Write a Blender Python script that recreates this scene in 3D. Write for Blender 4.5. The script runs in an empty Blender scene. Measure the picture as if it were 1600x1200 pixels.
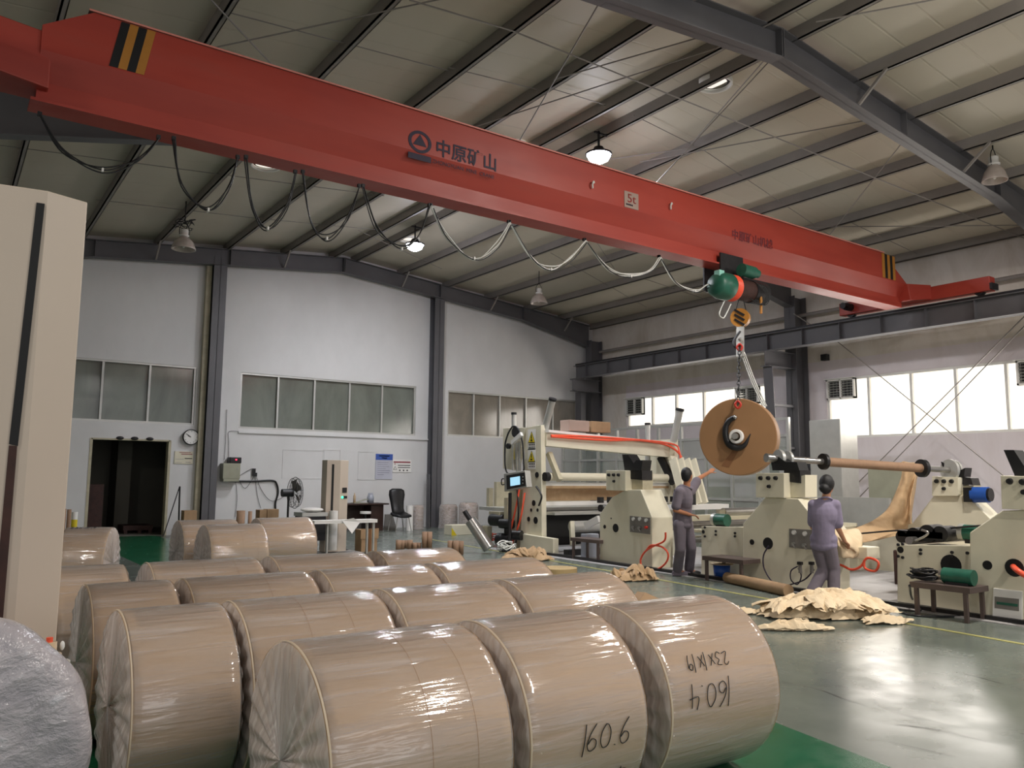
import bpy, bmesh, math, random
import numpy as np
from mathutils import Vector, Matrix, noise as mnoise
random.seed(7)
PI = math.pi
SC = bpy.context.scene
COL = SC.collection

# ------------------------------------------------------------------ camera
RM = np.array([[0.8144263216578277, -0.5802058310485617, 0.008423788230270525],
               [0.07381597191260861, 0.08919339875585454, -0.9932752588829424],
               [0.5755527507374956, 0.8095713256011646, 0.11546990899310286]])
FPX = 1258.4
CAM = np.array([0.0, 0.0, 1.5])
cd = bpy.data.cameras.new('camera'); cam = bpy.data.objects.new('camera', cd); COL.objects.link(cam)
cd.sensor_width = 36.0; cd.lens = FPX / 1600 * 36.0; cd.clip_start = 0.05; cd.clip_end = 200
cam.matrix_world = Matrix(((RM[0][0], -RM[1][0], -RM[2][0], 0), (RM[0][1], -RM[1][1], -RM[2][1], 0),
                           (RM[0][2], -RM[1][2], -RM[2][2], 1.5), (0, 0, 0, 1)))
SC.camera = cam

# ------------------------------------------------------------------ light and exposure
w = bpy.data.worlds.new('world'); SC.world = w; w.use_nodes = True
w.node_tree.nodes['Background'].inputs[0].default_value = (0.93, 0.94, 1.0, 1)
w.node_tree.nodes['Background'].inputs[1].default_value = 0.55
SC.view_settings.view_transform = 'Standard'; SC.view_settings.look = 'None'
SC.view_settings.exposure = 0.12; SC.view_settings.gamma = 1.0; SC.view_settings.use_curve_mapping = False

def area(name, loc, target, sx, sy, power, color, spread=PI, shape='RECTANGLE'):
    l = bpy.data.lights.new(name, 'AREA'); l.shape = shape; l.size = sx; l.size_y = sy
    l.energy = power; l.color = color; l.spread = spread
    o = bpy.data.objects.new(name, l); COL.objects.link(o); o.location = loc
    o.rotation_euler = (Vector(target) - Vector(loc)).to_track_quat('-Z', 'Y').to_euler()
    return o
LIT = [(9.3, 17.3, 7.25), (9.3, 10.45, 7.3), (9.3, 13.9, 7.3)]
for p in LIT:                                   # the two lit high-bay lamps
    area('lamp_and_fill', (p[0], p[1], p[2] - 0.12), (p[0], p[1], 0), 0.42, 0.42, 480, (0.93, 0.95, 1.0), shape='DISK')
    pl = bpy.data.lights.new('spill_and_fill', 'POINT'); pl.energy = 26; pl.color = (0.9, 0.88, 1.0); pl.shadow_soft_size = 0.15
    po = bpy.data.objects.new('spill_and_fill', pl); COL.objects.link(po); po.location = (p[0], p[1] - 0.1, p[2] - 0.3)
area('lamp_and_fill', (-4.2, 2.6, 5.9), (-3.0, 3.4, 0), 0.5, 0.5, 150, (1.0, 0.97, 0.93), shape='DISK')  # lamp added over an assumed left bay to light the rolls' left ends
for p in [ (6.5, -3.0, 7.0), (9.3, 3.6, 7.4), (14.5, 1.5, 6.6)]:    # unseen lamps, assumed and added to brighten the hall
    area('lamp_and_fill', p, (p[0], p[1], 0), 0.5, 0.5, 380, (1.0, 0.93, 0.86), shape='DISK')
for p in [(-4.2, 4.5, 5.6), (6.5, -3.0, 6.6), (9.3, 2.6, 6.9)]:  # fill points added to lift the dark purlins
    pl = bpy.data.lights.new('spill_and_fill', 'POINT'); pl.energy = 55; pl.color = (1.0, 0.95, 0.88); pl.shadow_soft_size = 0.2
    po = bpy.data.objects.new('spill_and_fill', pl); COL.objects.link(po); po.location = p
# daylight through the windows of the right wall
area('window_daylight', (18.6, 9.4, 3.35), (9, 9.0, 1.2), 6.0, 1.45, 150, (1.0, 0.93, 0.86))
area('window_daylight', (18.6, 17.3, 3.7), (9, 16.0, 1.2), 4.6, 0.9, 60, (1.0, 0.93, 0.86))
# fill light added behind the camera, as from an unseen doorway
area('rear_fill', (4.0, -7.5, 2.6), (8, 8, 2.5), 7.0, 3.0, 130, (1.0, 0.95, 0.92))

# ------------------------------------------------------------------ pixel to place (calibrated from the photograph)
def ray(x, y): return RM.T @ np.array([x - 800, y - 600, FPX])
def V(a): return Vector([float(v) for v in a])
def oz(x, y, z=0.0): d = ray(x, y); return V(CAM + d * ((z - 1.5) / d[2]))
def oy(x, y, Y): d = ray(x, y); return V(CAM + d * (Y / d[1]))
def ox(x, y, X): d = ray(x, y); return V(CAM + d * (X / d[0]))
def dp(x, y, dist): return V(CAM + ray(x, y) * (dist / FPX))
RZ, RS, RX = 7.93, 0.0974, 9.15                 # roof underside: height at the ridge, slope, ridge X
def roofz(X): return RZ - RS * abs(X - RX)
def oroof(x, y, drop=0.0):
    s = 1
    d = ray(x, y)
    for s in (1, -1):
        t = (RZ - drop + s * RS * RX - 1.5) / (d[2] + s * RS * d[0]); p = CAM + d * t
        if (p[0] > RX) == (s == 1): return V(p)
    return V(p)

# ------------------------------------------------------------------ materials
def s2l(h):
    h = h.lstrip('#'); c = [int(h[i:i + 2], 16) / 255 for i in (0, 2, 4)]
    return tuple(x / 12.92 if x <= 0.04045 else ((x + 0.055) / 1.055) ** 2.4 for x in c) + (1,)
class N:
    def __init__(s, name):
        s.m = bpy.data.materials.new(name); s.m.use_nodes = True; s.t = s.m.node_tree
        s.b = s.t.nodes['Principled BSDF']; s.out = s.t.nodes['Material Output']
    def new(s, typ, **kw):
        n = s.t.nodes.new(typ)
        for k, v in kw.items():
            if k.startswith('i_'): n.inputs[k[2:].replace('_', ' ')].default_value = v
            else: setattr(n, k, v)
        return n
    def link(s, a, b): s.t.links.new(a, b)
    def coord(s, scale=(1, 1, 1), kind='Object', rot=(0, 0, 0)):
        c = s.new('ShaderNodeTexCoord'); mp = s.new('ShaderNodeMapping')
        mp.inputs['Scale'].default_value = scale; mp.inputs['Rotation'].default_value = rot
        s.link(c.outputs[kind], mp.inputs['Vector']); return mp.outputs[0]
    def noise(s, vec, scale=5, detail=4, rough=0.55, dist=0):
        n = s.new('ShaderNodeTexNoise'); n.inputs['Scale'].default_value = scale; n.inputs['Detail'].default_value = detail
        n.inputs['Roughness'].default_value = rough; n.inputs['Distortion'].default_value = dist
        s.link(vec, n.inputs['Vector']); return n.outputs['Fac']
    def ramp(s, fac, stops):
        r = s.new('ShaderNodeValToRGB'); e = r.color_ramp.elements
        while len(e) < len(stops): e.new(0.5)
        for i, (p, c) in enumerate(stops):
            e[i].position = p; e[i].color = c if len(c) == 4 else tuple(c) + (1,)
        s.link(fac, r.inputs[0]); return r.outputs[0]
    def bump(s, h, strength=0.2, dist=0.01, tgt='Normal'):
        b = s.new('ShaderNodeBump'); b.inputs['Strength'].default_value = strength; b.inputs['Distance'].default_value = dist
        s.link(h, b.inputs['Height']); s.link(b.outputs[0], s.b.inputs[tgt]); return b
def mix2(c, f): return tuple(min(1, x * f) for x in c[:3]) + (1,)
def mat(name, hexc, rough=0.5, metal=0.0, var=0.08, scale=3.0, bump=0.0, bscale=40, coat=0.0, grime=None):
    n = N(name); c = s2l(hexc)
    v = n.noise(n.coord(), scale, 5)
    stops = [(0.3, mix2(c, 1 - var)), (0.7, mix2(c, 1 + var))]
    n.link(n.ramp(v, stops), n.b.inputs['Base Color'])
    n.b.inputs['Roughness'].default_value = rough; n.b.inputs['Metallic'].default_value = metal
    n.b.inputs['Coat Weight'].default_value = coat
    if bump: n.bump(n.noise(n.coord(), bscale, 4), bump, 0.01)
    return n.m
M = {}
M['cream'] = mat('cream_enamel', '#d8d2bb', 0.38, 0, 0.05, 2.5)
M['cream_dark'] = mat('cream_enamel_worn', '#b5ad93', 0.5, 0, 0.12, 6)
M['black'] = mat('black_rubber', '#121214', 0.45)
M['dark'] = mat('dark_metal', '#2a292b', 0.5, 0.4, 0.2, 8)
M['steelgrey'] = mat('grey_painted_steel', '#5b5a5d', 0.5, 0, 0.1, 1.5)
M['purlin'] = mat('purlin_paint', '#8d8782', 0.5, 0, 0.1, 1.2)
M['chrome'] = mat('brushed_steel', '#a9a7a3', 0.28, 0.85, 0.1, 8)
M['alu'] = mat('aluminium', '#b9b9b4', 0.4, 0.5, 0.06, 5)
M['grey_plate'] = mat('grey_control_plate', '#7d7974', 0.45, 0.2, 0.08, 6)
M['orange_hose'] = mat('orange_hose', '#ee5a3c', 0.4)
M['red'] = mat('red_paint', '#c8392c', 0.4)
M['green'] = mat('green_enamel', '#1f5a48', 0.42, 0, 0.2, 9)
M['blue'] = mat('blue_enamel', '#1f4fa0', 0.4)
M['white'] = mat('white_plastic', '#e4e2dd', 0.45, 0, 0.04)
M['lampglass'] = mat('lamp_reflector', '#b4a8a0', 0.25, 0.1, 0.08, 10)
M['card'] = mat('cardboard', '#a28463', 0.8, 0, 0.1, 8)
M['core'] = mat('cardboard_core', '#94765d', 0.75, 0, 0.1, 12)
M['paper_dark'] = mat('brown_paper', '#b98f62', 0.7, 0, 0.06, 3, 0.4, 14)
M['hair'] = mat('black_hair', '#0c0b0d', 0.55, 0, 0.2, 30, 0.4, 90)
M['skin'] = mat('skin', '#a8704f', 0.55, 0, 0.05, 8)
M['skin_f'] = mat('skin_light', '#c08d6d', 0.55, 0, 0.05, 8)
M['cloth_grey'] = mat('grey_workwear', '#69616a', 0.85, 0, 0.1, 5, 0.5, 12)
M['cloth_lilac'] = mat('lilac_workwear', '#827a90', 0.85, 0, 0.1, 5, 0.5, 12)
M['wood_dark'] = mat('dark_wood', '#33201a', 0.4, 0, 0.2, 6)
M['concrete'] = mat('grey_concrete', '#b4aeaa', 0.7, 0, 0.12, 2)
M['yellow'] = mat('yellow_paint', '#d9c21f', 0.5)
M['yellowb'] = mat('faded_yellow_stripe', '#b0762a', 0.5, 0, 0.1)
M['navy'] = mat('navy_lettering', '#2b2136', 0.6, 0, 0.2, 20)
M['signgrey'] = mat('sign_plate', '#a28c80', 0.5)
M['mast'] = mat('beige_powder_coat', '#c2b4a4', 0.42, 0, 0.03, 1.0)
M['slot'] = mat('black_slot', '#060607', 0.6)
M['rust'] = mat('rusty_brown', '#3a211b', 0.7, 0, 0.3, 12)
M['box_tape'] = mat('brown_tape', '#7c5433', 0.3)
M['cable_white'] = mat('white_cable', '#dcdcd6', 0.5)
M['clear'] = mat('bluegrey_film', '#9fa3ad', 0.2)
M['khaki'] = mat('khaki_cabinet', '#9a9a86', 0.45)

def crane_red():
    n = N('crane_red_paint'); a = n.noise(n.coord((0.25, 0.6, 1.5)), 2.0, 5)
    n.link(n.ramp(a, [(0.3, s2l('#9c362b')), (0.6, s2l('#a93f31')), (0.85, s2l('#9f463a'))]), n.b.inputs['Base Color'])
    r = n.ramp(n.noise(n.coord((0.4, 1, 1)), 3.0, 4), [(0.3, (0.38,) * 3), (0.8, (0.55,) * 3)]); n.link(r, n.b.inputs['Roughness'])
    n.bump(n.noise(n.coord((0.3, 1, 1)), 4, 2), 0.08, 0.02)
    return n.m
M['crane'] = crane_red()

def wall_white():
    n = N('white_plaster'); c = n.noise(n.coord((1, 1, 0.6)), 0.6, 6, 0.6)
    d = n.noise(n.coord((1, 1, 0.25)), 3.5, 6, 0.7)
    base = n.ramp(c, [(0.25, s2l('#c9c8c6')), (0.7, s2l('#dad9d8'))])
    spots = n.ramp(d, [(0.18, (0.55, 0.53, 0.5)), (0.30, (1, 1, 1))])
    mx = n.new('ShaderNodeMix', data_type='RGBA', blend_type='MULTIPLY'); mx.inputs[0].default_value = 0.5
    n.link(base, mx.inputs[6]); n.link(spots, mx.inputs[7]); n.link(mx.outputs[2], n.b.inputs['Base Color'])
    n.b.inputs['Roughness'].default_value = 0.75; n.bump(d, 0.05, 0.02); return n.m
M['wall'] = wall_white()
def wall_right():
    n = N('stained_plaster'); c = n.noise(n.coord((1, 1, 0.5)), 1.3, 7, 0.65, 0.6)
    g = n.ramp(c, [(0.35, s2l('#cfc6ba')), (0.6, s2l('#dfd8d0'))])
    lil = n.ramp(c, [(0.2, s2l('#cfc5c6')), (0.6, s2l('#ddd5d8'))])
    # weathered bare render above and towards the far corner, lilac-white paint elsewhere
    co = n.new('ShaderNodeTexCoord'); sp = n.new('ShaderNodeSeparateXYZ'); n.link(co.outputs['Object'], sp.inputs[0])
    m1 = n.new('ShaderNodeMath', operation='GREATER_THAN'); m1.inputs[1].default_value = 4.62; n.link(sp.outputs[2], m1.inputs[0])
    m2 = n.new('ShaderNodeMath', operation='GREATER_THAN'); m2.inputs[1].default_value = 19.9; n.link(sp.outputs[1], m2.inputs[0])
    mm = n.new('ShaderNodeMath', operation='MAXIMUM'); n.link(m1.outputs[0], mm.inputs[0]); n.link(m2.outputs[0], mm.inputs[1])
    mx = n.new('ShaderNodeMix', data_type='RGBA'); n.link(mm.outputs[0], mx.inputs[0]); n.link(lil, mx.inputs[6]); n.link(g, mx.inputs[7])
    n.link(mx.outputs[2], n.b.inputs['Base Color']); n.b.inputs['Roughness'].default_value = 0.8; return n.m
M['wallr'] = wall_right()
def roof_mat():
    n = N('roof_panel'); c = n.noise(n.coord((0.5, 0.3, 1)), 0.9, 4)
    n.link(n.ramp(c, [(0.3, s2l('#bfb6a4')), (0.7, s2l('#cbc3b3'))]), n.b.inputs['Base Color'])
    n.b.inputs['Roughness'].default_value = 0.5; n.b.inputs['Specular IOR Level'].default_value = 0.3
    wv = n.new('ShaderNodeTexWave', wave_type='BANDS', bands_direction='Y'); wv.inputs['Scale'].default_value = 0.55
    n.link(n.coord(), wv.inputs['Vector'])
    r = n.ramp(wv.outputs['Fac'], [(0.0, (0, 0, 0)), (0.015, (1, 1, 1))])
    wob = n.noise(n.coord((0.6, 0.8, 1)), 1.4, 3)
    ad = n.new('ShaderNodeMath', operation='ADD'); n.link(r, ad.inputs[0]); n.link(wob, ad.inputs[1])
    n.bump(ad.outputs[0], 0.25, 0.03); return n.m
M['roof'] = roof_mat()
def floor_mat():
    n = N('epoxy_floor'); a = n.noise(n.coord(), 0.7, 6, 0.6); b = n.noise(n.coord(), 2.5, 3, 0.5)
    base = n.ramp(a, [(0.3, s2l('#5c645d')), (0.7, s2l('#727a72'))])
    n.link(base, n.b.inputs['Base Color'])
    r = n.ramp(b, [(0.35, (0.19,) * 3), (0.7, (0.31,) * 3)]); n.link(r, n.b.inputs['Roughness'])
    return n.m
M['floor'] = floor_mat()
def green_mat():
    n = N('green_walkway_paint'); a = n.noise(n.coord(), 1.5, 6)
    n.link(n.ramp(a, [(0.3, s2l('#1a5a3a')), (0.7, s2l('#22694a'))]), n.b.inputs['Base Color'])
    r = n.ramp(n.noise(n.coord(), 8, 5), [(0.35, (0.14,) * 3), (0.7, (0.28,) * 3)]); n.link(r, n.b.inputs['Roughness']); return n.m
M['greenfloor'] = green_mat()
M['line'] = mat('worn_yellow_line', '#a8a468', 0.4, 0, 0.15, 5)
M['slab'] = mat('pale_floor_slab', '#a9a7a6', 0.5, 0, 0.1, 2)

def kraft():
    n = N('kraft_paper_roll'); a = n.noise(n.coord((0.6, 2, 2)), 3, 5)
    n.link(n.ramp(a, [(0.3, s2l('#c6a273')), (0.7, s2l('#cfae82'))]), n.b.inputs['Base Color'])
    n.b.inputs['Roughness'].default_value = 0.6; return n.m
M['kraft'] = kraft(); M['rim_hl'] = mat('rim_highlight_paint', '#d9c5ab', 0.5)  # rim tint paints the thin highlight along the roll edge
M['kraft_end'] = mat('kraft_paper_edge', '#a57c52', 0.65, 0, 0.06, 4)
def film(name, end=False, amt=0.3):
    n = N(name)
    if not end: vec = n.coord((1.0, 12, 12)); v2 = n.coord((3.5, 45, 45))
    else:
        vec = n.coord((1, 16, 0.9), rot=(0.2, 0, 0)); v2 = n.coord((1, 60, 2.0), rot=(-0.25, 0, 0))
    a = n.noise(vec, 2.2, 3, 0.5, 0.1 if end else 0.6); b = n.noise(v2, 1.5, 2, 0.5)
    al = n.ramp(a, [(0.35, (amt * 0.7,) * 3), (0.6, (amt,) * 3), (0.8, (min(1, amt * 1.5),) * 3)])
    bs = n.new('ShaderNodeMath', operation='MULTIPLY'); n.link(b, bs.inputs[0]); bs.inputs[1].default_value = 0.22
    ad = n.new('ShaderNodeMath', operation='ADD'); n.link(a, ad.inputs[0]); n.link(bs.outputs[0], ad.inputs[1])
    bp = n.new('ShaderNodeBump'); bp.inputs['Strength'].default_value = 1.0; bp.inputs['Distance'].default_value = 0.0075 if not end else 0.006
    n.link(ad.outputs[0], bp.inputs['Height'])
    tr = n.new('ShaderNodeBsdfTransparent'); df = n.new('ShaderNodeBsdfDiffuse'); df.inputs[0].default_value = s2l('#dcd4d0')
    gl = n.new('ShaderNodeBsdfGlossy'); gl.inputs['Roughness'].default_value = 0.09; gl.inputs[0].default_value = (1, 1, 1, 1)
    n.link(bp.outputs[0], df.inputs['Normal']); n.link(bp.outputs[0], gl.inputs['Normal'])
    m1 = n.new('ShaderNodeMixShader'); n.link(al, m1.inputs[0]); n.link(tr.outputs[0], m1.inputs[1]); n.link(df.outputs[0], m1.inputs[2])
    fr = n.new('ShaderNodeFresnel'); fr.inputs[0].default_value = 1.55; n.link(bp.outputs[0], fr.inputs['Normal'])
    fa = n.new('ShaderNodeMath', operation='MULTIPLY_ADD'); fa.inputs[1].default_value = 0.75; fa.inputs[2].default_value = 0.015; n.link(fr.outputs[0], fa.inputs[0])
    m2 = n.new('ShaderNodeMixShader'); n.link(fa.outputs[0], m2.inputs[0]); n.link(m1.outputs[0], m2.inputs[1]); n.link(gl.outputs[0], m2.inputs[2])
    n.link(m2.outputs[0], n.out.inputs[0])
    return n.m
M['film'] = film('stretch_film', False, 0.34); M['film_end'] = film('stretch_film_end', True, 0.62)
def plastic_sheet():
    n = N('bubble_plastic_sheet'); a = n.noise(n.coord((1.6, 1, 2.4), rot=(0, .5, 0)), 4.5, 5, 0.6, 0.25)
    n.link(n.ramp(a, [(0.3, s2l('#98949a')), (0.6, s2l('#aca7ab')), (0.75, s2l('#c4c3c9'))]), n.b.inputs['Base Color'])
    n.b.inputs['Roughness'].default_value = 0.16; n.bump(a, 0.9, 0.03); return n.m
M['plastic'] = plastic_sheet()
def emis(name, hexc, s):
    n = N(name); n.b.inputs['Base Color'].default_value = s2l(hexc); n.b.inputs['Emission Color'].default_value = s2l(hexc)
    n.b.inputs['Emission Strength'].default_value = s; return n.m
M['led'] = emis('lit_lamp', '#f0f2ff', 40)
def window_glow():
    n = N('daylit_frosted_glass'); a = n.noise(n.coord(), 0.9, 3)
    c = n.ramp(a, [(0.3, s2l('#fff0d4')), (0.65, s2l('#fffdf6'))])
    n.link(c, n.b.inputs['Emission Color']); n.b.inputs['Emission Strength'].default_value = 1.25
    n.b.inputs['Base Color'].default_value = s2l('#e8e4d8'); n.b.inputs['Roughness'].default_value = 0.4; return n.m
M['glow'] = window_glow()
M['screen'] = emis('screen_glow', '#9fd0e8', 0.9)
M['redled'] = emis('red_led', '#ff3050', 3)
M['greenled'] = emis('green_led', '#40e0a0', 2)
def glass(name, hexc, alpha, rough=0.12):
    n = N(name); a = n.noise(n.coord((1, 1, 0.5)), 1.2, 6, 0.6, 0.5)
    c = s2l(hexc); n.link(n.ramp(a, [(0.3, mix2(c, 0.75)), (0.7, mix2(c, 1.25))]), n.b.inputs['Base Color'])
    n.b.inputs['Alpha'].default_value = alpha; n.b.inputs['Roughness'].default_value = rough; n.b.inputs['Specular IOR Level'].default_value = 0.8
    return n.m
M['dirty'] = glass('dusty_window_glass', '#7b8076', 0.88, 0.13)
M['dirty2'] = glass('dusty_window_glass_warm', '#968e80', 0.88, 0.13)
M['part'] = glass('clear_partition_glass', '#98a096', 0.35, 0.08)
def paper_mat(name, a, b):
    n = N(name); v = n.noise(n.coord(), 5, 6, 0.6)
    n.link(n.ramp(v, [(0.3, s2l(a)), (0.7, s2l(b))]), n.b.inputs['Base Color']); n.b.inputs['Roughness'].default_value = 0.7
    n.bump(n.noise(n.coord(), 9, 5, 0.6), 0.5, 0.03); return n.m
M['crumple'] = paper_mat('crumpled_paper', '#d9c19c', '#e6d3b2')
M['crumple_brown'] = paper_mat('crumpled_brown_paper', '#b0906a', '#c4a680')

# ------------------------------------------------------------------ mesh helpers
class MB:
    def __init__(s): s.v = []; s.f = []; s.sm = []
    def add(s, vs, fs, smooth=False):
        o = len(s.v); s.v += [Vector(v) for v in vs]; s.f += [tuple(i + o for i in f) for f in fs]; s.sm += [smooth] * len(fs); return s
    def box(s, x0, x1, y0, y1, z0, z1):
        return s.hexa([(x0, y0, z0), (x1, y0, z0), (x1, y1, z0), (x0, y1, z0), (x0, y0, z1), (x1, y0, z1), (x1, y1, z1), (x0, y1, z1)])
    def hexa(s, c): return s.add(c, [(0, 3, 2, 1), (4, 5, 6, 7), (0, 1, 5, 4), (1, 2, 6, 5), (2, 3, 7, 6), (3, 0, 4, 7)])
    def cbox(s, c, size, rot=None):
        c = Vector(c); h = [x / 2 for x in size]; R = rot or Matrix.Identity(3)
        pts = [c + R @ Vector((a * h[0], b * h[1], d * h[2])) for d in (-1, 1) for a, b in ((-1, -1), (1, -1), (1, 1), (-1, 1))]
        return s.hexa(pts)
    def beam(s, a, b, w, h, up=(0, 0, 1)):
        a = Vector(a); b = Vector(b); d = (b - a).normalized(); u = Vector(up)
        if abs(d.dot(u)) > 0.98: u = Vector((0, 1, 0))
        sd = d.cross(u).normalized(); u = sd.cross(d)
        q = [(-1, -1), (1, -1), (1, 1), (-1, 1)]
        pts = [p + sd * (i * w / 2) + u * (j * h / 2) for p in (a, b) for i, j in q]
        return s.hexa(pts)
    def prism(s, poly, ext):
        n = len(poly); e = Vector(ext); P = [Vector(p) for p in poly]
        s.add(P + [p + e for p in P], [tuple(range(n))[::-1], tuple(range(n, 2 * n))] + [(i, (i + 1) % n, (i + 1) % n + n, i + n) for i in range(n)])
        return s
    def cyl(s, a, b, r, r2=None, n=20, caps=True):
        a = Vector(a); b = Vector(b); r2 = r if r2 is None else r2; d = (b - a).normalized()
        u = d.orthogonal().normalized(); w_ = d.cross(u)
        vs = []
        for p, q in ((a, r), (b, r2)):
            vs += [p + (u * math.cos(2 * PI * i / n) + w_ * math.sin(2 * PI * i / n)) * q for i in range(n)]
        s.add(vs, [(i, (i + 1) % n, (i + 1) % n + n, i + n) for i in range(n)], True)
        if caps: s.add(vs, [tuple(range(n))[::-1], tuple(range(n, 2 * n))])
        return s
    def tube(s, pts, r, n=8, rs=None):
        P = [Vector(p) for p in pts]; vs = []; k = len(P)
        if k < 2: return s
        u = None
        for i, p in enumerate(P):
            d = (P[min(i + 1, k - 1)] - P[max(i - 1, 0)])
            d = d.normalized() if d.length > 1e-9 else Vector((0, 0, 1))
            if u is None: u = d.orthogonal().normalized()
            else:
                u = u - d * u.dot(d); u = u.normalized() if u.length > 1e-6 else d.orthogonal().normalized()
            w_ = d.cross(u); q = rs[i] if rs else r
            vs += [p + (u * math.cos(2 * PI * j / n) + w_ * math.sin(2 * PI * j / n)) * q for j in range(n)]
        fs = [(i * n + j, i * n + (j + 1) % n, (i + 1) * n + (j + 1) % n, (i + 1) * n + j) for i in range(k - 1) for j in range(n)]
        s.add(vs, fs, True); s.add(vs, [tuple(range(n))[::-1], tuple(range((k - 1) * n, k * n))]); return s
    def lathe(s, o, prof, n=28, axis='z', closed=False, smooth=True):
        o = Vector(o); vs = []
        ax = {'z': lambda r, h, t: (r * math.cos(t), r * math.sin(t), h), 'x': lambda r, h, t: (h, r * math.cos(t), r * math.sin(t)),
              'y': lambda r, h, t: (r * math.sin(t), h, r * math.cos(t))}[axis]
        for r, h in prof: vs += [o + Vector(ax(r, h, 2 * PI * i / n)) for i in range(n)]
        k = len(prof)
        s.add(vs, [(i * n + j, i * n + (j + 1) % n, (i + 1) * n + (j + 1) % n, (i + 1) * n + j) for i in range(k - 1) for j in range(n)], smooth)
        return s
    def ell(s, c, r, rot=None, n=16, m=10):
        c = Vector(c); R = rot or Matrix.Identity(3); vs = [c + R @ Vector((0, 0, r[2]))]
        for i in range(1, m):
            p = PI * i / m
            vs += [c + R @ Vector((r[0] * math.sin(p) * math.cos(2 * PI * j / n), r[1] * math.sin(p) * math.sin(2 * PI * j / n), r[2] * math.cos(p))) for j in range(n)]
        vs.append(c + R @ Vector((0, 0, -r[2])))
        fs = [(0, 1 + j, 1 + (j + 1) % n) for j in range(n)]
        fs += [(1 + i * n + j, 1 + (i + 1) * n + j, 1 + (i + 1) * n + (j + 1) % n, 1 + i * n + (j + 1) % n) for i in range(m - 2) for j in range(n)]
        L = 1 + (m - 2) * n; fs += [(L + j, len(vs) - 1, L + (j + 1) % n) for j in range(n)]
        return s.add(vs, fs, True)
    def grid(s, rows, smooth=True):
        k = len(rows[0]); vs = [p for r in rows for p in r]
        return s.add(vs, [(i * k + j, i * k + j + 1, (i + 1) * k + j + 1, (i + 1) * k + j) for i in range(len(rows) - 1) for j in range(k - 1)], smooth)
    def build(s, name, m, parent=None, label=None, origin=None, bevel=0, solid=0):
        if origin is None: origin = parent['_o'] if parent is not None and '_o' in parent else (0, 0, 0)
        o_ = Vector(origin); me = bpy.data.meshes.new(name)
        me.from_pydata([tuple(v - o_) for v in s.v], [], s.f); me.validate(clean_customdata=False)
        if len(me.polygons) == len(s.sm): me.polygons.foreach_set('use_smooth', s.sm)
        me.materials.append(M[m] if isinstance(m, str) else m)
        b = bmesh.new(); b.from_mesh(me); bmesh.ops.recalc_face_normals(b, faces=b.faces); b.to_mesh(me); b.free()
        ob = bpy.data.objects.new(name, me); COL.objects.link(ob)
        if parent is not None:
            ob.parent = parent
            base = Vector(parent['_o']) if '_o' in parent else Vector((0, 0, 0)); ob.location = o_ - base
        else: ob.location = o_
        ob['_o'] = tuple(o_)
        if label: ob['label'] = label
        if bevel: md = ob.modifiers.new('bevel', 'BEVEL'); md.width = bevel; md.segments = 2; md.limit_method = 'ANGLE'
        if solid: md = ob.modifiers.new('solid', 'SOLIDIFY'); md.thickness = solid
        return ob
def thing(name, label, cat, loc=(0, 0, 0), group=None):
    o = bpy.data.objects.new(name, None); COL.objects.link(o); o.empty_display_size = 0.1
    o.location = loc; o['_o'] = tuple(loc); o['label'] = label; o['category'] = cat
    if group: o['group'] = group
    return o
def tag(o, label, cat, group=None, kind=None):
    o['label'] = label; o['category'] = cat
    if group: o['group'] = group
    if kind: o['kind'] = kind
    return o
def struct(o, label=None, cat=None):
    o['kind'] = 'structure'
    if label: o['label'] = label
    if cat: o['category'] = cat
    return o
def spline(pts, n=10):
    P = [Vector(p) for p in pts]; P = [P[0]] + P + [P[-1]]; out = []
    for i in range(1, len(P) - 2):
        for j in range(n):
            t = j / n; a, b, c, d = P[i - 1], P[i], P[i + 1], P[i + 2]
            out.append(0.5 * ((2 * b) + (c - a) * t + (2 * a - 5 * b + 4 * c - d) * t * t + (3 * b - a - 3 * c + d) * t ** 3))
    out.append(P[-2]); return out
def text(name, s, size, loc, xdir, ydir, m, parent=None, ext=0.002, align='LEFT', bold=0.0, sx=1.0):
    cu = bpy.data.curves.new(name, 'FONT'); cu.body = s; cu.size = size; cu.extrude = ext; cu.align_x = align; cu.offset = bold
    t = bpy.data.objects.new(name, cu); COL.objects.link(t)
    dg = bpy.context.evaluated_depsgraph_get(); dg.update(); me = bpy.data.meshes.new_from_object(t.evaluated_get(dg))
    bpy.data.objects.remove(t)
    x = Vector(xdir).normalized(); y = Vector(ydir).normalized(); z = x.cross(y).normalized()
    mb = MB(); mb.add([Vector(loc) + x * (v.co.x * sx) + y * v.co.y + z * v.co.z for v in me.vertices], [tuple(p.vertices) for p in me.polygons])
    return mb.build(name, m, parent)

# ------------------------------------------------------------------ the hall
GY, WX, LX = 21.6, 18.9, -0.7
YB = -7.0
mb = MB().box(LX - 6, WX, YB, GY, -0.1, 0.0); struct(mb.build('floor', 'floor'))
def slab(poly, name, m, z=0.004, label=None, cat=None):
    o = MB().prism([(p[0], p[1], 0.0) for p in poly], (0, 0, z)).build(name, m); struct(o, label, cat); return o
g0, g1 = oz(1200, 1125), oz(1400, 1200)
slab([(-0.6, 0.4), (4.15, 0.4), (4.2, 2.4), (4.38, 3.36), (4.6, 7.0), (4.6, 12.0), (4.55, GY), (2.9, GY), (2.9, 12.0), (2.9, 7.5), (-0.6, 7.5)], 'floor', 'greenfloor', 0.003, 'green painted walkway on the floor', 'floor')
a, b = oz(1600, 1007), oz(860, 876)
d_ = (b - a).normalized(); n_ = Vector((-d_.y, d_.x, 0)) * 0.03; a -= d_ * 5; b += d_ * 6
slab([a - n_, a + n_, b + n_, b - n_], 'floor_line', 'line', 0.005, 'faded yellow safety line along the machines', 'floor line')
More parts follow.
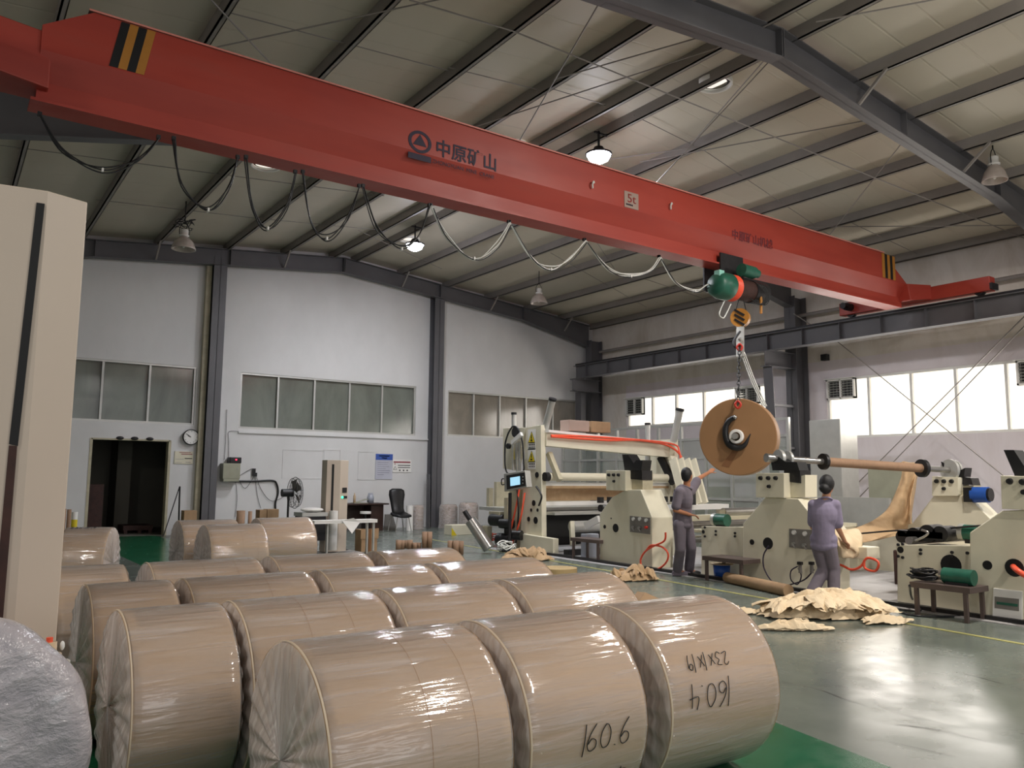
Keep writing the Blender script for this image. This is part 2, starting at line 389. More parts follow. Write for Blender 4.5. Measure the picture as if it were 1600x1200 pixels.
slab([(9.15, 0), (9.3, 4.0), (9.55, 8.0), (9.6, 14.5), (13.9, 14.5), (13.9, 0)], 'floor', 'slab', 0.012, 'pale concrete machine bed', 'floor')
ck = MB()
for pts in ([(1200, 1063), (1270, 1075), (1330, 1096), (1400, 1115), (1480, 1132), (1600, 1163)], [(1400, 1132), (1470, 1142), (1600, 1172)], [(1390, 1160), (1450, 1173), (1500, 1184)], [(1450, 1040), (1520, 1056), (1570, 1070)]):
    P = spline([oz(*p) + Vector((0, 0, 0.001)) for p in pts], 6)
    rows = []
    for i, p in enumerate(P):
        w_ = 0.004 + 0.012 * abs(math.sin(i * 1.7)) * math.sin(PI * i / (len(P) - 1) + 0.05)
        rows.append([p + Vector((0, w_, 0.002)), p - Vector((0, w_, -0.002))])
    ck.grid(rows)
struct(ck.build('floor_crack', 'dark'), 'dark worn crack running across the grey floor', 'floor crack')

# gable wall (wall_back) with openings, columns on it
WIN = [(-0.6, 5.33, 2.77, 4.28), (6.47, 11.77, 2.74, 4.24), (12.9, 18.2, 2.78, 4.20)]
DOOR = (3.0, 4.78, 0, 2.36)
wb = MB(); T = 0.25
def gz(X): return roofz(X) + 0.05
def wallpanel(mb, x0, x1, z0, z1):
    if z1 is None: mb.prism([(x0, GY, z0), (x1, GY, z0), (x1, GY, gz(x1)), (x0, GY, gz(x0))], (0, T, 0))
    else: mb.box(x0, x1, GY, GY + T, z0, z1)
xs = [LX - 6, -0.6, 3.0, 4.78, 5.33, 6.47, 9.15, 11.77, 12.9, 18.2, WX + .3]
for x0, x1 in zip(xs[:-1], xs[1:]):
    xm = (x0 + x1) / 2; cuts = [(0, None)]
    z = 0
    ops = sorted([(w_[2], w_[3]) for w_ in WIN if w_[0] < xm < w_[1]] + ([(DOOR[2], DOOR[3])] if DOOR[0] < xm < DOOR[1] else []))
    for lo, hi in ops:
        if lo > z: wallpanel(wb, x0, x1, z, lo)
        z = hi
    wallpanel(wb, x0, x1, z, None)
struct(wb.build('wall_back', 'wall'))
# room behind the doorway
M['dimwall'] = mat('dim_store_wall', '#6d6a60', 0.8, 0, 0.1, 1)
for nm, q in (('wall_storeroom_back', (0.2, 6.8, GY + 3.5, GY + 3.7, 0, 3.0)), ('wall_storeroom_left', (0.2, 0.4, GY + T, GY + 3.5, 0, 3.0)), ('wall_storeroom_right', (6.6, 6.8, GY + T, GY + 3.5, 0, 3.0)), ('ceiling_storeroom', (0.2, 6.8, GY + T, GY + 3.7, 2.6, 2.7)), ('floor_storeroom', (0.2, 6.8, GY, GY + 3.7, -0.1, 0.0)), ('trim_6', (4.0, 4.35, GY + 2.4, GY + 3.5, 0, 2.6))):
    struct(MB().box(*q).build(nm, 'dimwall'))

fr = MB()
for x in (DOOR[0], DOOR[1]): fr.box(x - 0.03, x + 0.03, GY - 0.01, GY + T, 0, DOOR[3])
fr.box(DOOR[0], DOOR[1], GY - 0.01, GY + T, DOOR[3] - 0.03, DOOR[3] + 0.01)
struct(fr.build('door_1', 'cream_dark'), 'open doorway with broken edges in the white gable wall', 'doorway')
lump = MB()
for x in (3.62, 3.95, 4.3): lump.ell((x, GY - 0.02, DOOR[3] + 0.02), (0.09, 0.03, 0.045), n=8, m=5)
struct(lump.build('trim_1', 'dark'), 'dark broken plaster lumps over the doorway')
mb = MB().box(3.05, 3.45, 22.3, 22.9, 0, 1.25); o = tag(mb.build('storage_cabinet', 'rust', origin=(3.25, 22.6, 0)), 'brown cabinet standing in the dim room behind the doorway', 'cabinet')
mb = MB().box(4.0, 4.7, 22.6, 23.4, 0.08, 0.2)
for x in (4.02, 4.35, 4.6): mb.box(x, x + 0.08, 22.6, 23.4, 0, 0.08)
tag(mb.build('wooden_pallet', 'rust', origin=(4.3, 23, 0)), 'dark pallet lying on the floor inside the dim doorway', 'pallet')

def window(n, x0, x1, z0, z1, mull, gm, ax='y', pos=GY, fw=0.05, glass_off=0.1, fm='alu'):
    """frame with panes; ax 'y' = in the gable wall, 'x' = in the right wall (then x0,x1 are Y values)"""
    fr = MB()
    def bx(m, a0, a1, c0, c1, d0, d1):
        if ax == 'y': m.box(a0, a1, pos + d0, pos + d1, c0, c1)
        else: m.box(pos + d0, pos + d1, a0, a1, c0, c1)
    bx(fr, x0, x1, z0, z0 + fw, 0.02, 0.16); bx(fr, x0, x1, z1 - fw, z1, 0.02, 0.16)
    for x in [x0 + fw / 2, x1 - fw / 2] + mull: bx(fr, x - fw / 2, x + fw / 2, z0, z1, 0.03, 0.15)
    f = struct(fr.build('window_%d' % n, fm), 'aluminium window frame', 'window')
    e = [x0] + sorted(mull) + [x1]
    for a_, b_ in zip(e[:-1], e[1:]):
        g = MB(); bx(g, a_ + 0.02, b_ - 0.02, z0 + 0.02, z1 - 0.02, glass_off, glass_off + 0.01)
        g.build('pane', gm, f)
    return f
def wx(px, py): return oy(px, py, GY).x
window(1, -0.6, 5.33, 2.77, 4.28, [0.4, 1.6, wx(160, 600), wx(234, 600)], 'dirty')
window(2, 6.47, 11.77, 2.74, 4.24, [wx(435, 620), wx(492, 620), wx(547, 620), wx(598, 620)], 'dirty')
window(3, 12.9, 18.2, 2.78, 4.20, [wx(741, 650), wx(782, 650), wx(823, 650), wx(865, 650)], 'dirty2')
# dim offices behind the windows
bk = MB()
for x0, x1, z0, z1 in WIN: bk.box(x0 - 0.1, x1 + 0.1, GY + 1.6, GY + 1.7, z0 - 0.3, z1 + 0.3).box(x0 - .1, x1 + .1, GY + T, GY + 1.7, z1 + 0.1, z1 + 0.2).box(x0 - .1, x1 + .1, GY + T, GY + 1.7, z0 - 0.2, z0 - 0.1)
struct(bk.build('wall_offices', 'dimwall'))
# door-height panel mouldings on the gable wall
tr = MB()
for q in ((442, 703, 505, 748), (505, 703, 530, 748), (560, 706, 588, 750)):
    p0, p1 = oy(q[0], q[1], GY), oy(q[2], q[3], GY)
    for u0, u1, v0, v1 in ((p0.x, p1.x, p0.z, p0.z + .015), (p0.x, p1.x, p1.z, p1.z + .015), (p0.x, p0.x + .015, p1.z, p0.z), (p1.x, p1.x + .015, p1.z, p0.z)):
        tr.box(u0, u1, GY - 0.012, GY, v0, v1)
struct(tr.build('trim_2', 'wall'), 'thin white panel lines on the gable wall')
tr = MB(); p0, p1 = oy(372, 676, GY), oy(668, 688, GY); tr.box(p0.x, p1.x, GY - 0.05, GY, p0.z - 0.01, p0.z + 0.03)
struct(tr.build('trim_3', 'wall'), 'thin ledge under the middle gable window')

# right wall with daylit windows
RW = [(3.2, 12.34, 2.575, 4.13), (14.2, 19.87, 3.2, 4.2)]
wr = MB()
def pr(y0, y1, z0, z1): wr.box(WX, WX + T, y0, y1, z0, z1)
pr(YB, 3.2, 0, 7.0); pr(3.2, 12.34, 0, 2.575); pr(3.2, 12.34, 4.13, 7.0); pr(12.34, 14.2, 0, 7.0)
pr(14.2, 19.87, 0, 3.2); pr(14.2, 19.87, 4.2, 7.0); pr(19.87, GY, 0, 7.0)
struct(wr.build('wall_right', 'wallr'))
def yX(px, py): return ox(px, py, WX).y
window(4, 3.2, 12.34, 2.575, 4.13, [yX(1357, 640), yX(1424, 640), yX(1494, 640), yX(1574, 640), 5.6, 4.4], 'glow', 'x', WX, 0.06, 0.12, 'white')
window(5, 14.2, 19.87, 3.2, 4.2, [yX(1018, 640), yX(1055, 640), yX(1098, 640), 15.2], 'glow', 'x', WX, 0.06, 0.12, 'white')
def louver(name, label, px, loc_y0, loc_y1, z0, z1):
    t = thing(name, label, 'vent', (WX, (loc_y0 + loc_y1) / 2, z0))
    f = MB(); x0, x1 = WX - 0.10, WX + 0.04
    f.box(x0, x1, loc_y0, loc_y1, z0, z0 + 0.04).box(x0, x1, loc_y0, loc_y1, z1 - 0.04, z1).box(x0, x1, loc_y0, loc_y0 + 0.04, z0, z1).box(x0, x1, loc_y1 - 0.04, loc_y1, z0, z1)
    ym = (loc_y0 + loc_y1) / 2; f.box(x0, x1, ym - 0.015, ym + 0.015, z0, z1)
    f.box(x0 - 0.06, x0 + 0.02, loc_y0 - 0.04, loc_y1 + 0.04, z1, z1 + 0.02)
    f.build('housing', 'white', t)
    MB().box(WX - 0.02, WX + 0.04, loc_y0, loc_y1, z0, z1).build('backing', 'slot', t)
    s_ = MB(); n = 7
    for i in range(n):
        z = z0 + 0.06 + (z1 - z0 - 0.12) * i / (n - 1); s_.cbox((WX - 0.05, ym, z), (0.05, loc_y1 - loc_y0 - 0.06, 0.008), Matrix.Rotation(0.5, 3, 'Y'))
    for i in range(1, 8): s_.box(WX - 0.085, WX - 0.08, loc_y0 + (loc_y1 - loc_y0) * i / 8 - .003, loc_y0 + (loc_y1 - loc_y0) * i / 8 + .003, z0, z1)
    s_.build('louvre_slats', 'alu', t, )
    return t
louver('wall_vent', 'white louvred wall vent at the left end of the large bright window', 0, 11.5, 12.28, 3.58, 4.1)
louver('wall_vent', 'white louvred wall vent at the far end of the small bright window', 0, 19.05, 19.83, 3.6, 4.17)
louver('wall_vent', 'white louvred wall vent behind the lifting chain above the hanging roll', 0, 14.45, 15.25, 3.65, 4.15)
louver('wall_vent', 'white louvred wall vent at the right edge of the photo', 0, 7.0, 7.72, 3.56, 4.09)

# left wall, far from the camera's view
struct(MB().box(LX - 6.2, LX - 6, YB, GY, 0, 7.0).build('wall_left', 'wall'))

# roof
rf = MB(); XL = LX - 6
for X0, X1 in ((XL, RX), (RX, WX + .3)):
    rf.prism([(X0, YB, roofz(X0) if X0 > -5 else roofz(X0)), (X1, YB, roofz(X1)), (X1, YB, roofz(X1) + 0.1), (X0, YB, roofz(X0) + 0.1)], (0, GY - YB + T, 0))
struct(rf.build('ceiling', 'roof'))
PUR = [-4.0, -2.4, -0.8, 0.8, 2.45, 4.12, 5.85, 7.4, 8.82, 9.5, 11.02, 12.62, 14.22, 15.82, 17.3, 18.75]
for X in PUR:
    z = roofz(X); p = MB(); h, f = (0.2, 0.07)
    p.box(X - 0.012, X + 0.012, YB, GY, z - h, z).box(X - 0.012, X + f, YB, GY, z - h, z - h + 0.014).box(X + f - 0.012, X + f, YB, GY, z - h, z - h + 0.03)
    struct(p.build('roof_purlin', 'purlin', origin=(X, GY, z)), 'dark grey steel roof purlin', 'purlin')
extra = MB(); X = 6.35; z = roofz(X)
# frames: gable frame, middle frame, near frame (I-section rafters, haunched at the eaves)
def rafter(Y, name='steel_rafter', dep=(0.42, 0.42, 0.75), fw=0.22, side='both'):
    segs = []
    for sgn in ((1, -1) if side == 'both' else (1,)):
        xe = 9.3 * sgn
        pts = [0.0, 6.4, 9.3]
        r = MB(); top = []; bot = []
        for q, dd in zip(pts, dep):
            X = RX + sgn * q; zt = roofz(X) - 0.2; top.append(Vector((X, Y, zt))); bot.append(Vector((X, Y, zt - dd)))
        for i in (0, 1):
            r.hexa([bot[i] + Vector((0, -0.006, 0)), bot[i + 1] + Vector((0, -0.006, 0)), bot[i + 1] + Vector((0, 0.006, 0)), bot[i] + Vector((0, 0.006, 0)),
                    top[i] + Vector((0, -0.006, 0)), top[i + 1] + Vector((0, -0.006, 0)), top[i + 1] + Vector((0, 0.006, 0)), top[i] + Vector((0, 0.006, 0))])
            for L in (top, bot):
                d = Vector((0, 0, 0.016)); w_ = Vector((0, fw / 2, 0))
                r.hexa([L[i] - w_, L[i + 1] - w_, L[i + 1] + w_, L[i] + w_, L[i] - w_ + d, L[i + 1] - w_ + d, L[i + 1] + w_ + d, L[i] + w_ + d])
        for q in (0.02, 3.2, 6.4):
            X = RX + sgn * q; zt = roofz(X) - 0.2; r.box(X - 0.008, X + 0.008, Y - fw / 2, Y + fw / 2, zt - 0.42, zt)
        struct(r.build(name, 'steelgrey', origin=(RX, Y, 7.5)), 'dark grey steel roof rafter', 'rafter')
    # flange stays
    st = MB()
    for X in (11.02, 14.22, 5.85, 2.45):
        zt = roofz(X) - 0.2
        st.beam((X, Y + 0.55, zt + 0.02), (X, Y + 0.05, zt - 0.40), 0.04, 0.04)
        if Y < GY - 1: st.beam((X, Y - 0.55, zt + 0.02), (X, Y - 0.05, zt - 0.40), 0.04, 0.04)
        else: st.beam((X, Y - 0.5, zt + 0.02), (X, Y - 0.05, zt - 0.40), 0.04, 0.04)
    return st
for Y in (21.3, 13.0, 6.55, 0.0):
    st = rafter(Y)
    if Y > 21: st = MB(); [st.beam((X, Y - 0.5, roofz(X) - 0.18), (X, Y - 0.05, roofz(X) - 0.6), 0.04, 0.04) for X in (4.12, 7.4, 11.02, 14.22, 17.3)]
    struct(st.build('flange_stay', 'purlin'), 'slanted steel flange stays', 'brace')
def icol(name, X, Y, zt, dep=0.3, fw=0.2, ax='y', label='dark grey steel column'):
    c = MB()
    if ax == 'y': c.box(X - fw / 2, X + fw / 2, Y, Y + 0.014, 0, zt).box(X - fw / 2, X + fw / 2, Y + dep - 0.014, Y + dep, 0, zt).box(X - 0.006, X + 0.006, Y, Y + dep, 0, zt)
    else: c.box(X, X + 0.016, Y - fw / 2, Y + fw / 2, 0, zt).box(X + dep - 0.016, X + dep, Y - fw / 2, Y + fw / 2, 0, zt).box(X, X + dep, Y - 0.006, Y + 0.006, 0, zt)
    return struct(c.build(name, 'steelgrey', origin=(X, Y, 0)), label, 'column')
icol('steel_column', 5.72, 21.28, 7.2, 0.31, 0.34); icol('steel_column', 12.37, 21.28, 7.2, 0.31, 0.34)
icol('steel_column', 18.35, 21.2, 6.3, 0.5, 0.3, 'x'); icol('steel_column', 18.35, 13.0, 6.4, 0.5, 0.34, 'x'); icol('steel_column', 18.35, 6.55, 6.4, 0.5, 0.34, 'x')
icol('steel_column', 18.35, 0.0, 6.4, 0.5, 0.34, 'x')
struct(MB().box(5.42, 5.55, 21.45, GY, 0, 7.1).build('trim_4', 'cream_dark'), 'beige cladding strip beside the left gable column')
# crane runway on the right with brackets and stiffeners
RXR = 17.45
def onr(px, py): return ox(px, py, RXR)
rw = MB(); zt, zb = 5.27, 4.83
y0, y1 = YB, 20.8
rw.box(RXR - 0.13, RXR + 0.13, y0, y1, zt - 0.018, zt).box(RXR - 0.13, RXR + 0.13, y0, y1, zb, zb + 0.016).box(RXR - 0.005, RXR + 0.005, y0, y1, zb, zt)
rb_ = struct(rw.build('crane_runway_beam', 'steelgrey', origin=(RXR, 0, zb)), 'dark grey steel runway beam along the right wall', 'beam')
sf = MB(); Y = 20.2
while Y > 0:
    sf.box(RXR - 0.11, RXR, Y - 0.006, Y + 0.006, zb, zt); Y -= 1.03
sf.build('stiffener', 'steelgrey', rb_)
MB().box(RXR - 0.035, RXR + 0.035, y0, y1, zt, zt + 0.07).build('rail', 'dark', rb_)
lw = MB().box(-.55, -.29, YB, 20.8, zt - 0.018, zt).box(-.55, -.29, YB, 20.8, zb, zb + 0.016).box(-0.425, -0.415, YB, 20.8, zb, zt).box(-0.455, -.385, YB, 20.8, zt, zt + .07)
struct(lw.build('crane_runway_beam', 'steelgrey', origin=(-.42, 0, zb)), 'left crane runway beam', 'beam')
for Y in (21.0, 13.0, 6.55, 0.0):
    bk = MB(); w_ = 0.14
    yy = min(Y, 20.75)
    bk.box(RXR - 0.2, 18.4, yy - w_, yy + w_, zb - 0.02, zb).box(RXR - 0.2, 18.4, yy - w_, yy + w_, zb - 0.42, zb - 0.40).box(RXR - 0.2, 18.4, yy - 0.01, yy + 0.01, zb - 0.4, zb)
    # battened lower column carrying the bracket
    bk.hexa([(RXR + 0.15, yy - w_, 0), (RXR + 0.17, yy - w_, 0), (RXR + 0.17, yy + w_, 0), (RXR + 0.15, yy + w_, 0), (RXR - 0.1, yy - w_, zb - .4), (RXR - 0.08, yy - w_, zb - .4), (RXR - 0.08, yy + w_, zb - .4), (RXR - 0.1, yy + w_, zb - .4)]) if Y == 13.0 else None
    if Y == 13.0:
        for z in (1.2, 2.3, 3.4): bk.box(RXR + 0.1, 18.4, yy - 0.05, yy + 0.05, z, z + 0.06)
    if Y > 20: bk.box(RXR + 0.3, RXR + 0.5, 20.9, 21.2, zb - 1.6, zb - .4)
    struct(bk.build('runway_bracket', 'steelgrey', origin=(RXR, Y, zb)), 'dark grey steel bracket under the runway beam', 'bracket')
# eaves pipe along right wall
pp = MB(); pp.tube([(18.7, YB, 5.9), (18.7, 21.0, 5.9)], 0.05, 8)
struct(pp.build('trim_5', 'purlin'), 'grey wall girt under the eaves')
# bracing rods
def rodp(name, P, r, label, m='purlin'): return struct(MB().tube(P, r, 6).build(name, m, origin=P[0]), label, 'rod')
D = 0.24
for a_, b_ in (((300, 82), (720, -8)), ((330, 0), (450, 128)), ((640, 0), (800, 48)), ((800, 48), (1600, 372)), ((945, -10), (800, 240)), ((865, 124), (1130, 48)), ((745, 197), (1165, 60)), ((885, 258), (1075, 232)), ((1275, 34), (1520, -12)), ((1220, 355), (1600, 352)), ((1000, 253), (1400, 180))):
    rodp('bracing_rod', [oroof(*a_, D), oroof(*b_, D)], 0.011, 'thin steel bracing rod under the roof')
for a_, b_ in (((1215, 82), (1012, 300)), ((1205, 82), (1080, 225)), ((1420, 210), (1290, 375))):
    A = oy(a_[0], a_[1], 6.7); B = oy(b_[0], b_[1], 9.6); rodp('bracing_rod', [A, B], 0.010, 'slanting thin steel bracing rod above the crane')
for a_, b_ in (((1310, 535), (1570, 745)), ((1605, 490), (1305, 790)), ((1605, 505), (1330, 790)), ((1240, 490), (1310, 535))):
    rodp('bracing_rod', [ox(a_[0], a_[1], 18.2), ox(b_[0], b_[1], 18.2)], 0.013, 'thin steel bracing rod crossing in front of the right wall')
for a_, b_ in (((0, 227), (600, 306)), ((150, 312), (400, 341)), ((400, 341), (600, 360)), ((340, 15), (700, 110)), ((700, 105), (840, 140)), ((850, 135), (950, 165)), ((990, 180), (1090, 230)), ((1100, 235), (1300, 370)), ((1330, 348), (1440, 400)), ((860, 395), (1010, 480)), ((990, 430), (1110, 470)), ((560, 360), (690, 420)), ((900, 330), (960, 420))):
    rodp('sag_rod', [oroof(a_[0], a_[1], 0.1), oroof(b_[0], b_[1], 0.1)], 0.008, 'thin steel sag rod between purlins')
# roof vents (round openings with white collars)
for px, py, lab in ((1117, 127, 'round white roof vent beyond the near rafter'), (802, 226, 'round white roof vent just above the crane girder'), (640, 372, 'round white roof vent behind the cable loops'), (415, 255, 'round white roof vent half hidden below the crane girder')):
    c = oroof(px, py, 0.02); t = thing('roof_vent', lab, 'vent', c)
    R_ = 0.25; MB().lathe(c, [(R_ + 0.03, 0), (R_ + 0.03, -0.07), (R_, -0.07), (R_, 0.0)], 26).build('collar', 'white', t)
    MB().lathe(c, [(0, 0.0), (R_, 0.005)], 26).build('cap', emis('daylit_cap', '#f4ede2', 0.9), t)
    MB().lathe(c, [(R_ - 0.02, -0.02), (R_ - 0.06, -0.03)], 26).build('rim', 'dark', t)

# ------------------------------------------------------------------ high-bay lamps
def bell_lamp(c, label, hang=0.35, R=0.2):
    t = thing('high_bay_lamp', label, 'lamp', c)
    MB().lathe(c, [(0.055, 0.22), (0.07, 0.2), (0.1, 0.18), (R * .8, 0.08), (R, -0.06), (R, -0.085), (R - 0.012, -0.08), (R * .78, 0.06), (0.06, 0.16)], 32).build('reflector', 'lampglass', t)
    MB().lathe(c, [(0, 0.36), (0.075, 0.36), (0.08, 0.34), (0.08, 0.24), (0.10, 0.235), (0.10, 0.21), (0, 0.2)], 24).build('ballast_housing', 'white', t)
    MB().ell(c + Vector((0, 0, 0.03)), (0.035, 0.035, 0.08)).build('bulb', 'white', t)
    pts = spline([c + Vector((0.09, 0, 0.2)), c + Vector((0.1, 0, 0.38)), c + Vector((0, 0, 0.5)), c + Vector((-0.1, 0, 0.38)), c + Vector((-0.09, 0, 0.2))], 6)
    MB().tube(pts, 0.008, 6).tube([c + Vector((0, 0, 0.5)), c + Vector((0, 0, 0.5 + hang))], 0.012, 6).build('hanger', 'dark', t)
    return t
c = oy(287, 384, 18.0); t = bell_lamp(c, 'unlit bell-shaped lamp hanging below tangled wire at the left of the hall', roofz(c.x) - 0.0 - c.z - 0.5, 0.25)
tw = MB(); random.seed(3)
for k in range(5):
    P = [c + Vector((random.uniform(-.22, .22), random.uniform(-.05, .05), random.uniform(0.36, 0.62))) for _ in range(6)]; tw.tube(spline(P, 6), 0.008, 5)
tw.build('tangled_wire', 'dark', t)
c = oy(842, 470, 18.2); bell_lamp(c, 'unlit bell-shaped lamp hanging near the far corner of the hall', roofz(c.x) - 0.0 - c.z - 0.5, 0.25)
c = oy(1554, 276, 6.2); bell_lamp(c, 'unlit bell-shaped lamp hanging from the near rafter at upper right', 0.16, 0.205)
for i, p in enumerate(LIT):
    c = Vector(p); t = thing('led_high_bay_lamp', ['glaring lit lamp seen just below the crane girder', 'glaring lit lamp seen above the crane girder', 'lit lamp hidden behind the crane girder'][i], 'lamp', c)
    MB().lathe(c, [(0, 0.12), (0.08, 0.12), (0.12, 0.05), (0.24, 0.0), (0.24, -0.03), (0.22, -0.03)], 28).build('housing', 'dark', t)
    MB().lathe(c, [(0.22, -0.025), (0.17, -0.12), (0.08, -0.17), (0, -0.18)], 28).build('lens', 'led', t)
    MB().beam(c + Vector((0, 0, 0.1)), (c.x, c.y, roofz(c.x) - 0.19), 0.03, 0.03).beam((9.5, c.y, roofz(9.5) - 0.21), (c.x - 0.1, c.y, roofz(9.5) - 0.21), 0.03, 0.03).build('bracket', 'dark', t)

# ------------------------------------------------------------------ overhead crane
CY = 9.2                                           # girder axis
LXR = -0.42
crane = thing('overhead_crane', 'long red overhead travelling crane spanning the hall', 'crane', (8.7, CY, 5.2))
YF = CY - 0.24
def onf(px, py): return oy(px, py, YF)
zt_, zk, zl, zbm = 6.27, 5.72, 5.45, 5.21          # top, kink, web bottom, flange underside
xl, xr = 0.55, 16.85
sec = [(-0.24, zt_), (0.24, zt_), (0.24, zk), (0.09, zl), (0.09, zbm + 0.03), (-0.09, zbm + 0.03), (-0.09, zl), (-0.24, zk)]
gm = MB()
def secat(X, zoff=0): return [Vector((X, CY + y, z)) for y, z in sec]
S0 = secat(xl + 0.45); S1 = secat(xr - 0.9)
E0 = [Vector((xl, CY + y, min(z, 5.98))) for y, z in sec]; E1 = [Vector((xr, CY + y, min(z, 5.72))) for y, z in sec]
n = 8
gm.add(E0 + S0 + S1 + E1, [tuple(range(8))[::-1], tuple(range(24, 32))] + [(k * 8 + i, k * 8 + (i + 1) % 8, (k + 1) * 8 + (i + 1) % 8, (k + 1) * 8 + i) for k in range(3) for i in range(8)])
gd = gm.build('girder', 'crane', crane)
MB().box(xl - 0.05, xr - 0.15, CY - 0.17, CY + 0.17, zbm, zbm + 0.03).build('bottom_flange', 'crane', crane)
M['topdark'] = mat('dark_top_plate', '#5f5450', 0.7); M['edge'] = mat('pink_edge_glint', '#d8897c', 0.4)  # top plate darkened to cut red bounce; edge strip paints the lamp's glint
MB().box(xl + 0.4, xr - 0.9, CY - 0.265, CY + 0.265, zt_, zt_ + 0.015).build('top_plate', 'topdark', crane)
MB().box(xl + 0.4, xr - 0.9, CY - 0.268, CY - 0.262, zt_ - .004, zt_ + 0.016).build('plate_edge_glint', 'edge', crane)
for X, g in ((RXR, 'right'), (LXR, 'left')):
    L0, L1 = CY - 1.7, CY + 1.7; e = MB()
    e.hexa([(X - 0.12, L0, 5.40), (X + 0.12, L0, 5.40), (X + 0.12, L1, 5.40), (X - 0.12, L1, 5.40), (X - 0.12, L0, 5.70), (X + 0.12, L0, 5.70), (X + 0.12, L1, 5.70), (X - 0.12, L1, 5.70)])
    if g == 'right': e.hexa([(xr - 0.1, CY - .35, 5.35), (X - .1, CY - .5, 5.42), (X - .1, CY + .5, 5.42), (xr - .1, CY + .35, 5.35), (xr - .1, CY - .3, 5.72), (X - .1, CY - .5, 5.74), (X - .1, CY + .5, 5.74), (xr - .1, CY + .3, 5.72)])
    else: e.hexa([(X + .1, CY - .35, 5.42), (xl + .1, CY - .2, 5.35), (xl + .1, CY + .2, 5.35), (X + .1, CY + .35, 5.42), (X + .1, CY - .35, 5.95), (xl + .1, CY - .2, 5.93), (xl + .1, CY + .2, 5.93), (X + .1, CY + .35, 5.95)])
    ec = e.build('end_carriage', 'crane', crane, bevel=0.015)
    for Y in (L0 + 0.25, L1 - 0.25):
        MB().cyl((X - 0.05, Y, 5.455), (X + 0.05, Y, 5.455), 0.115, n=20).build('wheel', 'dark', ec)
    MB().cyl((X - 0.12 - .2, L1 - 0.3, 5.56), (X - 0.12, L1 - 0.3, 5.56), 0.09, n=16).cyl((X - 0.45, L1 - 0.3, 5.56), (X - 0.32, L1 - 0.3, 5.56), 0.075, n=16).build('drive_motor', 'dark', ec) if g == 'right' else None
    MB().box(X - 0.14, X + 0.14, L0 - 0.05, L0, 5.42, 5.55).build('bumper', 'dark', ec)
# front-face markings
def facequad(pts, m, name, par=crane, off=0.004):
    P = [oy(px, py, YF - off) for px, py in pts]; return MB().prism(P, (0, 0.003, 0)).build(name, m, par)
zz0, zz1 = zk + 0.02, zt_ - 0.01
def stripe(x0, x1, sk, m): MB().prism([(x0 - sk, YF - 0.006, zz0), (x1 - sk, YF - 0.006, zz0), (x1, YF - 0.006, zz1), (x0, YF - 0.006, zz1)], (0, 0.005, 0)).build('hazard_stripe', m, crane)
xa = onf(188, 62).x; wS = 0.075
for i, m_ in enumerate(('black', 'yellowb', 'black', 'yellowb')): stripe(xa + i * 0.085, xa + (i + 1) * 0.085, 0.09, m_)
xa = onf(1378, 408).x
for i, m_ in enumerate(('yellowb', 'black', 'yellowb', 'black', 'yellowb')): stripe(xa + i * 0.1, xa + (i + 1) * 0.1, 0.0, m_)
lx = onf(631, 230).x; lz = onf(631, 222).z
# round emblem and lettering
em = MB(); ce = onf(656, 222); ring = []
for i in range(24):
    a_ = 2 * PI * i / 24; a2 = 2 * PI * (i + 1) / 24
    for r0, r1 in ((0.11, 0.15),):
        em.prism([(ce.x + r0 * 1.15 * math.cos(a_), YF - .006, ce.z + r0 * math.sin(a_)), (ce.x + r1 * 1.15 * math.cos(a_), YF - .006, ce.z + r1 * math.sin(a_)), (ce.x + r1 * 1.15 * math.cos(a2), YF - .006, ce.z + r1 * math.sin(a2)), (ce.x + r0 * 1.15 * math.cos(a2), YF - .006, ce.z + r0 * math.sin(a2))], (0, 0.005, 0))
em.prism([(ce.x - 0.10, YF - .006, ce.z - 0.05), (ce.x + 0.10, YF - .006, ce.z - 0.05), (ce.x + .05, YF - .006, ce.z + 0.03), (ce.x, YF - .006, ce.z + 0.10), (ce.x - .05, YF - .006, ce.z + 0.03)], (0, 0.005, 0))
em.box(ce.x - 0.17, ce.x + 0.17, YF - .006, YF - .001, ce.z - 0.25, ce.z - 0.17)
em.build('emblem', 'navy', crane)
p = onf(665, 236)
text('lettering', '中原矿山', 0.25, (ce.x + 0.23, YF - .005, ce.z - 0.10), (1, 0, 0), (0, 0, 1), 'navy', crane, 0.002, bold=0.004)
text('lettering', 'ZHONGYUAN  MINE  CRANE', 0.075, (ce.x + 0.19, YF - .005, ce.z - 0.235), (1, 0, 0), (0, 0, 1), 'navy', crane, 0.002)
p = onf(1143, 366)
M['faded'] = mat('faded_lettering', '#6c2a30', 0.6, 0, 0.3, 20)
text('lettering', '中原矿山机械', 0.19, (p.x, YF - .005, p.z - 0.06), (1, 0, 0), (0, 0, 1), 'faded', crane, 0.002, bold=0.004)
p = onf(975, 303); q = onf(997, 328)
M['platered'] = mat('dark_red_numeral', '#8a231d', .5)
pl_ = MB().box(p.x, q.x, YF - 0.01, YF - 0.001, q.z - 0.01, p.z + 0.055).build('capacity_plate', 'signgrey', crane, 'small grey 5t plate')
text('lettering', '5t', 0.2, (p.x + 0.055, YF - .014, q.z + 0.08), (1, 0, 0), (0, 0, 1), 'platered', pl_, 0.002, sx=1.15)
text('lettering', '额定起重量', 0.03, (p.x + 0.03, YF - .013, q.z + 0.03), (1, 0, 0), (0, 0, 1), 'navy', pl_, 0.002)
for px, py in ((924, 290), (1046, 323)):
    c = onf(px, py); hk = spline([c + Vector((0.03, -.03, .04)), c + Vector((0, -0.05, 0.05)), c + Vector((-0.02, -0.05, 0)), c + Vector((0, -.03, -0.05))], 5); MB().tube(hk, 0.014, 6).build('lifting_lug', 'cable_white', crane)

